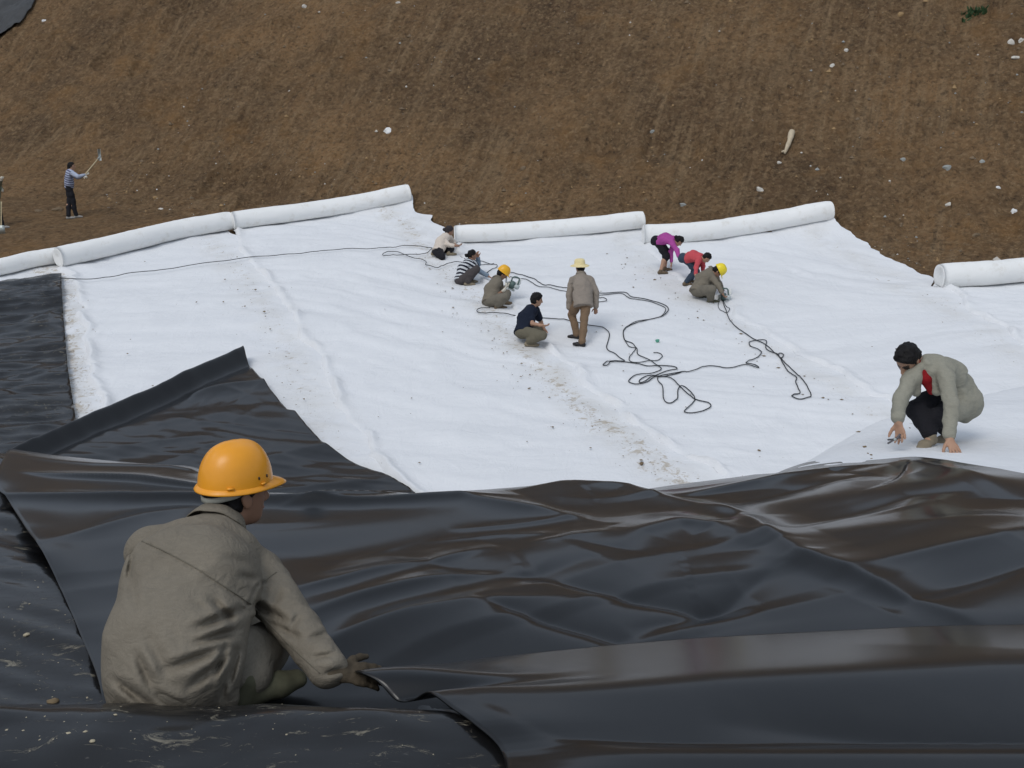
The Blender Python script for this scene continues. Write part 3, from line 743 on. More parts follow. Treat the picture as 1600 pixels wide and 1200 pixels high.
def hand(f, wrist, d, n, side, s=1.0, curl=.35, spread=.16, r0=1.0, tg=0):
    """five separate fingers; d = direction of the fingers, n = palm normal, side = vector towards the thumb"""
    d = nrm(d); side = nrm(side - d * (side @ d)); n = nrm(np.cross(d, side)) if n is None else nrm(n - d * (n @ d)); side = nrm(side - n * (side @ n))
    pc = wrist + d * .055 * s
    f.cone(wrist - d * .02 * s, wrist + d * .015 * s, .027 * s, .026 * s, tg, .02)
    f.slab(wrist + d * .025 * s, wrist + d * .085 * s, side, (.028 * s, .016 * s), (.038 * s, .014 * s), tg, .015)
    for i, (o, L) in enumerate(((.030, .072), (.010, .080), (-.011, .074), (-.031, .058))):
        b = wrist + d * (.092 - .004 * abs(i - 1)) * s + side * o * s
        fd = nrm(d + side * o * spread * 30 * .35)
        r = (.0095 - .0008 * (i == 3)) * s * r0; p = [b - fd * .02 * s]; c = 0.
        p.append(b)
        for j, fr in enumerate((.45, .32, .23)):
            c += curl * (1 + .3 * j); q = p[-1] + (fd * math.cos(c) + n * math.sin(c)) * L * fr * s; p.append(q)
        f.chain(p, [r * 1.05, r * 1.05, r, r * .92, r * .8], tg, .006)
    td = nrm(d * .75 + side * .75 + n * .25); b = wrist + d * .03 * s + side * .026 * s
    p1 = b + td * .038 * s; p2 = p1 + nrm(td + d * .35 + n * .2) * .032 * s; p3 = p2 + nrm(td * .6 + d * .7 + n * .3) * .026 * s
    f.chain([b, p1, p2, p3], [.014 * s, .012 * s, .0105 * s, .009 * s], tg, .01)

def head_frame(yaw, pitch, roll=0):
    fw = yawdir(yaw); rt = yawright(yaw); a = R(pitch)
    f = fw * math.cos(a) - np.array([0, 0, 1.]) * math.sin(a); u = np.cross(rt, f)
    if roll: rr = R(roll); rt, u = rt * math.cos(rr) + u * math.sin(rr), u * math.cos(rr) - rt * math.sin(rr)
    return np.array([rt, f, u])
def head(f, c, A, s, tg=0):
    rt, fw, up = A; P = lambda x, y, z: c + (rt * x + fw * y + up * z) * s
    f.ell(P(0, -.012, .035), A, np.array([.076, .096, .088]) * s, tg, .02)
    f.ell(P(0, .018, -.022), A, np.array([.064, .076, .085]) * s, tg, .03)
    f.ell(P(0, .045, -.085), A, np.array([.036, .036, .028]) * s, tg, .03)
    f.cone(P(0, .088, .012), P(0, .108, -.026), .009 * s, .014 * s, tg, .012)
    f.cone(P(-.012, .097, -.03), P(.012, .097, -.03), .010 * s, .010 * s, tg, .008)
    for q in (-1, 1):
        f.ell(P(q * .078, -.008, -.005), np.array([rt, nrm(fw + up * .25), nrm(up - fw * .25)]), np.array([.010, .019, .032]) * s, tg, .008)
        f.ell(P(q * .031, .080, .010), A, np.array([.012, .007, .0045]) * s, 1, .002)
        f.cone(P(q * .016, .088, .030), P(q * .046, .078, .032), .0035 * s, .003 * s, 1, .002)
    f.cone(P(-.020, .085, -.058), P(.020, .085, -.058), .006 * s, .006 * s, 2, .003)
def hair_obj(c, A, s, parent, style, m, h):
    rt, fw, up = A; P = lambda x, y, z: c + (rt * x + fw * y + up * z) * s
    f = Field(.02)
    f.ell(P(0, -.016, .042), A, np.array([.087, .104, .096]) * s)
    if style in ('short', 'helmet'): f.ell(P(0, -.05, -.01), A, np.array([.078, .066, .075]) * s)
    if style == 'full': f.ell(P(0, -.045, -.005), A, np.array([.083, .075, .085]) * s); f.ell(P(0, .045, .085), A, np.array([.068, .042, .034]) * s)
    if style == 'bun': f.ell(P(0, -.05, -.01), A, np.array([.078, .066, .07]) * s); f.ell(P(0, -.135, -.005), A, np.array([.045, .042, .045]) * s, k=.01)
    if style == 'long': f.ell(P(0, -.05, -.02), A, np.array([.084, .07, .09]) * s); f.cone(P(0, -.08, -.06), P(0, -.12, -.26), .05 * s, .03 * s)
    f.cut(P(0, .048, .035), nrm(fw * .85 - up * .55)); f.cut(P(0, 0, -.085 if style != 'long' else -.4), -up)
    f.disp = lambda x, y, z: .007 * noise3(x * 75, y * 75, z * 60) + .009 * noise3(x * 38, y * 38, z * 30)
    return field_obj('hair', f, h, m, parent)
def dome(c, A, s, r, prof, n=40, ridge=0.0):
    """lathe-like shell in the head frame: prof = [(radius factor, height)], stretched front to back"""
    rt, fw, up = A; V, F = [], []
    a = np.linspace(0, 2 * np.pi, n, endpoint=False)
    for k, (rf, z) in enumerate(prof):
        zz = np.full(n, z); V.append(c + s * ((np.cos(a) * r[0] * rf)[:, None] * rt + (np.sin(a) * r[1] * rf)[:, None] * fw + zz[:, None] * up))
    m = len(prof)
    for i in range(m - 1):
        for j in range(n): F.append([i * n + j, i * n + (j + 1) % n, (i + 1) * n + (j + 1) % n, (i + 1) * n + j])
    F.append([(m - 1) * n + j for j in range(n)])
    return np.concatenate(V), F
def helmet(c, A, s, parent, m, detail=False):
    """hard hat: dome with a central rib, rolled rim, front peak; c = head centre"""
    rt, fw, up = A; n = 64; a = np.linspace(0, 2 * np.pi, n, endpoint=False)
    base = c + up * .045 * s; V, F = [], []
    prof = [(1.0, 0.0)] + [(math.cos(t) ** .72, math.sin(t) ** 1.0) for t in np.linspace(0.12, 1.52, 14)]
    for rf, hz in prof:
        x = np.cos(a) * .112 * rf; y = np.sin(a) * .132 * rf; z = hz * .145
        rib = .006 * np.exp(-((x) / .022) ** 4) * sstep(.05, .35, hz) * (1 - 0)
        V.append(base + s * (x[:, None] * rt + y[:, None] * fw + (z + rib)[:, None] * up))
    m_ = len(prof)
    for i in range(m_ - 1):
        for j in range(n): F.append([i * n + j, i * n + (j + 1) % n, (i + 1) * n + (j + 1) % n, (i + 1) * n + j])
    F.append([(m_ - 1) * n + j for j in range(n)])
    shell = mesh_obj('hard_hat', np.concatenate(V), F, m, parent)
    # rim and peak
    fr = np.clip(np.sin(a), 0, 1) ** 3
    rings = [(.995, .004, 0), (1.07, -.004, .8), (1.10, -.010, 1.), (1.095, -.0135, 1.), (1.0, -.006, .3), (.97, -.002, 0)]
    V, F = [], []
    for rf, z, pk in rings:
        x = np.cos(a) * .112 * rf * (1 - .10 * fr * pk); y = np.sin(a) * .132 * rf + fr * .048 * pk; zz = z - .014 * fr * pk
        V.append(base + s * (x[:, None] * rt + y[:, None] * fw + zz[:, None] * up))
    for i in range(len(rings) - 1):
        for j in range(n): F.append([i * n + j, i * n + (j + 1) % n, (i + 1) * n + (j + 1) % n, (i + 1) * n + j])
    mesh_obj('brim', np.concatenate(V), F, m, shell)
    if detail:
        for q in (0, 1):
            for ang, w, hz in ((32, .004, .032), (14, .004, .032)):
                t = R(ang if q == 0 else 180 - ang); x, y = math.cos(t) * .1125, math.sin(t) * .1325
                nn = nrm(rt * math.cos(t) / .112 + fw * math.sin(t) / .132 + up * .9); tt = nrm(np.cross(up, nn))
                v, ff = box_mesh(base + s * (rt * x * .975 + fw * y * .975 + up * hz), np.array([tt, np.cross(nn, tt), nn]), (.0024, .005, .004))
                mesh_obj('vent_slot', v, ff, M_DARK, shell)
            for ang in (-32, 22):
                t = R(ang if q == 0 else 180 - ang); x, y = math.cos(t) * .115, math.sin(t) * .135
                nn = nrm(rt * math.cos(t) / .112 + fw * math.sin(t) / .132); tt = nrm(np.cross(up, nn))
                v, ff = box_mesh(base + s * (rt * x + fw * y + up * .011), np.array([tt, up, nn]), (.012, .0035, .005), .4)
                mesh_obj('rim_clip', v, ff, m, shell)
        # head band with adjuster strap showing at the nape
        V, F = [], []
        aa = np.linspace(R(-200), R(20), 50)
        zl = [(-.004), (-.026)]
        for k, (z, o) in enumerate(((-.004, 0), (-.024, 0), (-.024, .003), (-.004, .003))):
            drop = -.028 * np.clip(-np.sin(aa), 0, 1) ** 1.5
            V.append(base + s * ((np.cos(aa) * (.093 + o))[:, None] * rt + (np.sin(aa) * (.116 + o) - .004)[:, None] * fw + (z * np.clip(-np.sin(aa) * 1.6 + .5, .35, 1) + drop)[:, None] * up))
        V = np.concatenate(V); q = 50
        for i in range(4):
            for j in range(q - 1): F.append([i * q + j, i * q + j + 1, ((i + 1) % 4) * q + j + 1, ((i + 1) % 4) * q + j])
        mesh_obj('head_band', V, F, mat('head_band', (.34, .34, .29), .8), shell)
    return shell

from mathutils.bvhtree import BVHTree
def seam(J, px, name, m, rad=.0022):
    o = J['garment']; off = Vector(J['root'].location)
    bv = BVHTree.FromPolygons([v.co + off for v in o.data.vertices], [p.vertices[:] for p in o.data.polygons])
    pts = []
    P2 = catmull(np.array([(a, b, 0.) for a, b in px]), 8)
    for a, b, _ in P2:
        h = bv.ray_cast(Vector(CAM), Vector(raydir(a, b)).normalized())
        if h[0] is not None: pts.append(np.array(h[0]) + np.array(h[1]) * rad * .25)
    if len(pts) > 3:
        v, f = tube(pts, rad, 5); mesh_obj(name, v, f, m, o)
def person(spec):
    """a posed, clothed figure; see PEOPLE for the fields"""
    g = spec.get; s = g('h', 1.68) / 1.70; res = g('res', .009)
    def foot(p):
        if len(p) == 3: q = at(*p); q[2] = T(q[0], q[1]) + .07; return q
        return ground_at(*p, g('foff', .05))
    fl, fr = foot(g('footL')), foot(g('footR'))
    if g('onearth'):
        for q in (fl, fr): q[2] = gsurf(q[0], q[1])
    lift = g('lift', .02)
    fd = .5 * (depth_of(fl) + depth_of(fr))
    yaw = g('yaw', 0); rt, fw = yawright(yaw), yawdir(yaw); up = np.array([0, 0, 1.])
    pel = at(*g('pelvis'), fd + g('pdz', 0))
    neck = solve(pel, *g('neck')[:2], g('torso', .50) * s, g('neck')[2])
    hd = solve(neck, *g('head')[:2], .17 * s, g('head')[2])
    hA = head_frame(*g('face'))
    syaw = g('syaw', yaw); srt = yawright(syaw); spine = nrm(neck - pel)
    srt = nrm(srt + up * g('sroll', 0)); srt = nrm(srt - spine * (srt @ spine) * .7)
    sfw = nrm(np.cross(spine, srt)) * 1.0                     # towards the chest
    shw = g('shw', .165) * s
    sL, sR = neck - srt * shw - spine * .045 * s, neck + srt * shw - spine * .045 * s
    if 'shL' in spec: sL = solve(neck, *g('shL')[:2], shw * 1.05, g('shL')[2])
    if 'shR' in spec: sR = solve(neck, *g('shR')[:2], shw * 1.05, g('shR')[2])
    UA, FA = .285 * s * g('arm', 1.), .25 * s * g('arm', 1.)
    if g('armIK'):
        wl, wr = [at(*w[:2], depth_of(neck) + w[2]) for w in g('armIK')]
        eL = ik(sL, wl, UA, FA, np.array(g('epole', -sfw - up * .5))); eR = ik(sR, wr, UA, FA, np.array(g('epole', -sfw - up * .5)))
        wL = eL + nrm(wl - eL) * FA; wR = eR + nrm(wr - eR) * FA
    else:
        eL, eR = solve(sL, *g('elL')[:2], UA, g('elL')[2]), solve(sR, *g('elR')[:2], UA, g('elR')[2])
        wL, wR = solve(eL, *g('wrL')[:2], FA, g('wrL')[2]), solve(eR, *g('wrR')[:2], FA, g('wrR')[2])
        if g('ikR'): wr = at(*g('ikR')[:3]); eR = ik(sR, wr, UA * 1.04, FA * 1.04, np.array(g('ikR')[3])); wR = eR + nrm(wr - eR) * FA * 1.04
    hipw = .095 * s; hL, hR = pel - rt * hipw, pel + rt * hipw
    aL, aR = fl + up * (.085 * s + g('heelL', 0)), fr + up * (.085 * s + g('heelR', 0))
    TH, SH = .42 * s, .40 * s
    kp = fw + up * .35 + np.array(g('kpole', (0, 0, 0)))
    kL = ik(hL, aL, TH, SH, kp - rt * g('kspread', .25)); kR = ik(hR, aR, TH, SH, kp + rt * g('kspread', .25))
    if 'knR' in spec: kR = solve(hR, *g('knR')[:2], TH, g('knR')[2])
    if 'knL' in spec: kL = solve(hL, *g('knL')[:2], TH, g('knL')[2])
    tyL, tyR = g('toeL', yaw), g('toeR', yaw)
    back = -sfw; hunch = g('hunch', .03) * s
    mid = pel * .5 + neck * .5 + back * hunch
    root = empty('person', tuple(.5 * (fl + fr)), g('label'), 'person')
    J = dict(pel=pel, neck=neck, mid=mid, sL=sL, sR=sR, eL=eL, eR=eR, wL=wL, wR=wR, hL=hL, hR=hR, kL=kL, kR=kR, aL=aL, aR=aR, hd=hd, hA=hA, s=s, root=root, fw=fw, rt=rt, sfw=sfw, srt=srt, spine=spine)
    # ---- body: one continuous skin
    b = Field(.03)
    head(b, hd, hA, s)
    b.cone(neck - spine * .02 * s, hd - hA[2] * .06 * s - hA[1] * .02 * s, .056 * s, .052 * s, 0, .03)
    b.slab(pel, mid, rt, (.15 * s, .10 * s), (.135 * s, .09 * s)); b.slab(mid, neck - spine * .09 * s, srt, (.135 * s, .09 * s), (.155 * s, .10 * s)); b.chain([sL, neck - spine * .05 * s, sR], [.05 * s, .065 * s, .05 * s])
    for S, E, W in ((sL, eL, wL), (sR, eR, wR)): b.chain([S, E, W], [.05 * s, .040 * s, .027 * s], 0, .02)
    for H_, K_, A_ in ((hL, kL, aL), (hR, kR, aR)): b.chain([H_, K_], [.082 * s, .058 * s], 0, .03); b.chain([K_, K_ * .65 + A_ * .35 - fw * .02 * s, A_], [.054 * s, .056 * s, .038 * s], 0, .02)
    for A_, ty in ((aL, tyL), (aR, tyR)): b.cone(A_ - up * .035 * s, A_ - up * .055 * s + yawdir(ty) * .12 * s, .036 * s, .026 * s, 0, .02)
    hs = g('hands', {})
    for key, W, E, sd in (('L', wL, eL, -1), ('R', wR, eR, 1)):
        o = hs.get(key, {}); d = o.get('d')
        d = nrm(W - E) if d is None else nrm(np.array(d)); th = o.get('thumb'); th = nrm(sfw * .6 + up * .2 - srt * sd) if th is None else nrm(np.array(th))
        hand(b, W + d * .012, d, o.get('n') if o.get('n') is None else np.array(o['n']), th, s, o.get('curl', .35), o.get('spread', .16), o.get('r0', 1.0))
    glove = g('glove')
    skin = g('skin', M_SKIND)
    mats = [skin, M_DARK, M_LIP] + ([glove] if glove else [])
    gl = g('gloved', 'LR')
    fn = None
    if glove:
        def fn(P, tg):
            m = np.zeros(len(P), bool)
            for key, W, E in (('L', wL, eL), ('R', wR, eR)):
                if key in gl: m |= (np.linalg.norm(P - W, axis=1) < .26 * s) & (((P - W) @ nrm(W - E)) > -.05 * s) & (np.linalg.norm(P - (W + nrm(W - E) * .08), axis=1) < .24 * s)
            return np.where(m, 3, tg)
    field_obj('body', b, g('bres', res), mats, root, fn)
    # ---- trousers
    t = Field(.04); tm = g('trouser'); tr = g('tfit', 1.0) * s; ec = g('hem', .93)
    t.slab(pel - spine * .03 * s, pel + spine * .12 * s, rt, (.165 * s, .118 * s), (.150 * s, .108 * s))
    for H_, K_, A_ in ((hL, kL, aL), (hR, kR, aR)):
        e = K_ + (A_ - K_) * ec
        bt = nrm(np.cross(np.cross(fw, K_ - H_), K_ - H_))
        t.chain([H_, H_ * .4 + K_ * .6, K_], [.100 * tr, .088 * tr, .076 * tr]); t.chain([K_, K_ * .5 + e * .5 - fw * .015 * s, e], [.076 * tr, .072 * tr, g('cuff', .064) * tr], 0, .025)
    t.disp = lambda x, y, z: .006 * noise3(x * 14, y * 14, z * 20) + .007 * np.abs(noise3(x * 7 + 3, y * 7, z * 11))
    field_obj('trousers', t, g('tres', res), tm, root)
    # ---- upper garment
    j = Field(.045); lo = g('loose', 1.0); jl = g('jlen', .06); jm = g('jacket')
    jb = pel - spine * max(jl, .04) * s + back * g('jback', 0) * s
    j.slab(jb, pel + spine * .12 * s, rt, (.172 * s * lo, .130 * s * lo), (.162 * s * lo, .122 * s * lo))
    j.slab(pel + spine * .12 * s, mid, rt, (.162 * s * lo, .122 * s * lo), (.160 * s * lo, .115 * s * lo)); j.slab(mid, neck - spine * .09 * s, srt, (.160 * s * lo, .115 * s * lo), (.172 * s, .112 * s))
    j.chain([sL, neck - spine * .03 * s + back * .01, sR], [.068 * s, .072 * s, .068 * s])
    sl = g('sleeve', .95); sw = g('sw', 1.0) * s
    for S, E, W in ((sL, eL, wL), (sR, eR, wR)):
        if sl <= .35: j.chain([S, S + (E - S) * sl * 2], [.070 * sw, .062 * sw], 0, .035)
        else: j.chain([S, E], [.070 * sw, .058 * sw], 0, .03); j.chain([E, E + (W - E) * sl], [.057 * sw, g('cuffw', .043) * sw], 0, .02)
    jd = g('jdisp')
    j.disp = jd(J) if jd else (lambda x, y, z: .006 * noise3(x * 11, y * 11, z * 15) + .013 * np.abs(noise3(x * 9 + 9, y * 9, z * 15)) + .006 * np.abs(noise3(x * 20 + 4, y * 20, z * 30)) - .008)
    jc = g('jcut', jl + .02)
    if jc is not False: j.cut(pel - spine * jc * s, -spine)
    jf = g('jextra')
    if jf: jf(j, J)
    garment = field_obj(g('jname', 'jacket'), j, g('jres', res), jm if isinstance(jm, list) else [jm], root, g('jmat')(J) if g('jmat') else None)
    J['garment'] = garment
    if g('collar'):
        ax_ = nrm(spine * .6 + nrm(hd - neck) * .4); cc = neck + ax_ * .03 * s; cr = nrm(srt - ax_ * (srt @ ax_)); cb = np.cross(cr, ax_); cb = cb if cb @ sfw < 0 else -cb
        rings = [(.060, .000), (.066, .030), (.070, .042), (.076, .044), (.084, .034), (.096, .008), (.104, -.014)]; V = []
        tt = np.linspace(-2.55, 2.55, 41)
        for rr, hh in rings:
            V.append(cc + s * ((np.sin(tt) * rr)[:, None] * cr * 1.02 + (np.cos(tt) * rr)[:, None] * cb + (hh - .012 * np.cos(tt) + .002 * np.sin(tt * 7))[:, None] * ax_))
        co = mesh_obj('collar', np.concatenate(V), grid_faces(len(rings), 41), jm if not isinstance(jm, list) else jm[0], root); add_thickness(co, .004, 0)
    # ---- shoes
    for A_, ty in ((aL, tyL), (aR, tyR)):
        f = Field(.025); d = yawdir(ty); gz = A_ - up * .085 * s; tip = g('heelL', 0) if A_ is aL else g('heelR', 0)
        heel = A_ - up * .05 * s - d * .035 * s; toe = A_ + d * .165 * s - up * (.058 * s + tip * .95)
        ball = A_ + d * .10 * s - up * (.052 * s + tip * .8)
        f.slab(heel, ball, yawright(ty), (.036 * s, .036 * s), (.046 * s, .034 * s)); f.slab(ball, toe, yawright(ty), (.046 * s, .034 * s), (.038 * s, .026 * s)); f.cone(A_, heel, .043 * s, .04 * s)
        f.cut(A_ + up * .045 * s, up); f.cut(gz - up * tip, -up) if tip == 0 else None
        field_obj('shoe', f, g('sres', min(res, .008)), g('shoe'), root)
    # ---- hair and headgear
    hr = g('hair', 'short')
    if hr: hair_obj(hd, hA, s, root, hr, g('hairmat', M_HAIR), min(res, .007))
    if g('helmet'): J['helmet'] = helmet(hd - hA[1] * .008 * s, hA, s * g('helmscale', 1.0), root, g('helmet'), g('helmdetail', False))
    if g('strawhat'):
        c = hd + hA[2] * .045 * s; rt_, f_, u_ = hA
        prof = [(1.75, -.02), (1.74, -.012), (1.5, -.002), (1.25, .006), (1.05, .012), (1.0, .03), (.97, .07), (.90, .105), (.75, .122), (.45, .128), (.1, .120)]
        v, ff = dome(c, hA, s, (.104, .122), prof, 48)
        v = v + .008 * noise3(v[:, 0] * 9, v[:, 1] * 9, v[:, 2] * 9)[:, None] * u_
        mesh_obj('straw_hat', v, ff, g('strawhat'), root)
    ex = g('extra')
    if ex: ex(J)
    return J
# ------------------------------------------------------------------ the people
M_GREYJ = cloth('grey_work_jacket', (.196, .172, .134), .18); M_GREYT = cloth('grey_work_trousers', (.175, .157, .125), .18)
M_KHAKI = cloth('khaki_jacket', (.30, .29, .235)); M_TAUPE = cloth('taupe_jacket', (.285, .245, .205)); M_BROWNT = cloth('brown_trousers', (.20, .135, .085))
M_NAVY = cloth('navy_shirt', (.014, .019, .034)); M_OLIVET = cloth('olive_trousers', (.15, .135, .098)); M_BLACKT = cloth('black_trousers', (.018, .018, .022))
M_WHITE = cloth('white_stripe', (.62, .64, .66)); M_NAVYS = cloth('navy_stripe', (.018, .02, .032)); M_BLUESL = cloth('blue_sleeve', (.20, .26, .33)); M_CREAM = cloth('cream_shirt', (.66, .58, .50))
M_DGREYT = cloth('dark_grey_trousers', (.075, .066, .066)); M_PURPLE = cloth('purple_top', (.40, .075, .30)); M_REDTOP = cloth('red_top', (.55, .085, .10)); M_JEANS = cloth('blue_jeans', (.045, .065, .095))
M_REDSH = cloth('red_shirt', (.24, .012, .016)); M_PALEBL = cloth('pale_blue_top', (.42, .47, .58)); M_MAUVE = cloth('mauve_stripe', (.12, .12, .20))
M_TANSHOE = mat('tan_shoe', (.24, .20, .14), .8); M_BROWNSH = mat('brown_shoe', (.13, .095, .06), .7); M_BLACKSH = mat('black_shoe', (.02, .018, .018), .5); M_GREENSH = mat('green_canvas_shoe', (.095, .094, .062), .9, .1, .3, 40); M_GREYSH = mat('grey_shoe', (.30, .29, .27), .8)
M_ORANGEH = mat('orange_hard_hat', (.80, .325, .014), .33, .5, .16, 9, .06, 40); M_YELLOWH = mat('yellow_hard_hat', (.82, .42, .012), .35, .5, .05, 6); M_LEMONH = mat('lemon_hard_hat', (.84, .66, .02), .35, .5, .05, 6)
M_STRAW = mat('straw', (.78, .66, .36), .85, .2, .2, 60, .5, 120); M_GLOVE = mat('worn_glove', (.075, .06, .042), .9, .1, .95, 18, .4, 60); M_WGLOVE = mat('white_glove', (.66, .62, .52), .9)
def stripes(J, w=.034, n0=0, mats=2, sleeve=None, skip=0):
    """horizontal bands round the torso; sleeves optionally of another cloth"""
    def fn(P, tg):
        t = (P - J['pel']) @ J['spine']
        m = (np.floor(t / w).astype(int) % 2)
        if sleeve is not None:
            for S, E, W in ((J['sL'], J['eL'], J['wL']), (J['sR'], J['eR'], J['wR'])):
                for a, b, lim in ((S, E, sleeve), (E, W, 0.)):
                    ab = b - a; tt = (P - a) @ ab / (ab @ ab); d = np.linalg.norm(P - a - np.clip(tt, 0, 1)[:, None] * ab, axis=1)
                    m = np.where((tt > lim) & (d < .085), 2, m)
        return m
    return fn
# --- foreground worker: extra folds pressed into the jacket back
FG_CREASES = [  # pixel a, pixel b, depth m, width m
    ((300, 985), (385, 950), .022, .013), ((298, 1008), (372, 985), .022, .013), ((258, 1048), (352, 1010), .024, .014), ((295, 1075), (365, 1020), .022, .012),
    ((330, 935), (368, 975), .018, .012), ((214, 1020), (238, 1075), .020, .014), ((180, 1062), (235, 1104), .018, .013), ((240, 1082), (285, 1108), .018, .012), ((228, 990), (262, 1050), .012, .02),
    ((335, 1060), (352, 1010), .02, .010), ((345, 1090), (362, 1030), .02, .010), ((358, 1075), (372, 1015), .018, .009),
    ((398, 944), (455, 975), .022, .012), ((412, 965), (470, 1000), .016, .012), ((440, 915), (425, 950), .010, .012), ((480, 1000), (512, 990), .014, .011), ((485, 1030), (525, 1022), .014, .010), ((470, 960), (452, 985), .012, .011), ((505, 1055), (538, 1045), .012, .009),
    ((230, 850), (315, 895), .0045, .0045), ((315, 895), (388, 945), .0045, .0045), ((388, 945), (402, 915), .004, .0045), ((402, 915), (432, 898), .004, .0045),
    ((345, 868), (385, 880), .006, .012), ((370, 900), (405, 905), .007, .010), ((300, 940), (330, 955), .006, .014), ((200, 880), (214, 960), .008, .016), ((208, 860), (200, 905), .010, .007)]
def fg_disp(J):
    segs = []
    D0 = depth_of(J['mid'])
    for a, b, dp, w in FG_CREASES: segs.append((at(*a, D0), at(*b, D0), dp, w))
    def fn(x, y, z):
        P = np.stack([x, y, z], 1); v = P - CAM; dep = v @ FWD; Q = CAM + v * (D0 / dep)[:, None]      # the fold runs through the cloth along the view
        d = .004 * noise3(x * 9, y * 9, z * 9) + .008 * np.abs(noise3(x * 5 + 9, y * 5, z * 8)) + .007 * np.abs(noise3(x * 13 + z * 6, y * 13, z * 9 - x * 5)) - .004
        front = dep < D0 + .12
        for a, b, dp, w in segs:
            ab = b - a; t = np.clip((Q - a) @ ab / (ab @ ab), 0, 1); r = np.linalg.norm(Q - a - t[:, None] * ab, axis=1)
            tp = np.sin(np.clip(t, .02, .98) * np.pi) ** .6 if dp > .005 else 1.0
            d += np.where(front, tp * dp * 1.25 * (.8 * np.exp(-(r / w) ** 2) - .42 * np.exp(-((r - 2.1 * w) / (1.3 * w)) ** 2)), 0)
        return d
    return fn
def fg_extra(j, J):
    s = J['s']
    # slack of the jacket skirt hanging over the seat, crumpled side under the arm
    j.slab(at(300, 890, depth_of(J['mid'])), at(270, 1010, depth_of(J['pel']) + .02), J['srt'], (.19, .12), (.19, .15), 0, .08)
    j.slab(at(270, 1000, depth_of(J['pel'])), at(266, 1088, depth_of(J['pel']) + .02), J['srt'], (.185, .15), (.165, .13), 0, .06)
    j.cone(at(330, 1020, depth_of(J['pel'])), at(345, 1090, depth_of(J['pel']) - .02), .045, .05, 0, .03)
def khaki_extra(j, J):
    D = depth_of(J['pel'])
    j.slab(at(1484, 600, D - .02), at(1496, 640, D - .02), J['rt'], (.175, .105), (.175, .09), 0, .06); j.cone(at(1506, 632, D), at(1507, 652, D - .02), .07, .035, 0, .05)
    j.cone(J['hL'], J['hL'] * .45 + J['kL'] * .55, .12, .105, 0, .05)
    D = depth_of(J['neck']) - .03
    j.chain([at(1446, 566, D - .02), at(1456, 585, D - .05), at(1464, 612, D - .04)], [.028, .03, .03], 0, .03); j.chain([at(1436, 573, D - .02), at(1433, 590, D - .04), at(1431, 612, D)], [.024, .03, .03], 0, .03)
def khaki_shirt(J):
    f = Field(.02); D = depth_of(J['neck']) - .02
    f.chain([at(1440, 572, D), at(1447, 592, D - .04), at(1455, 612, D - .02)], [.048, .045, .025])
    field_obj('shirt', f, .006, M_REDSH, J['root'])
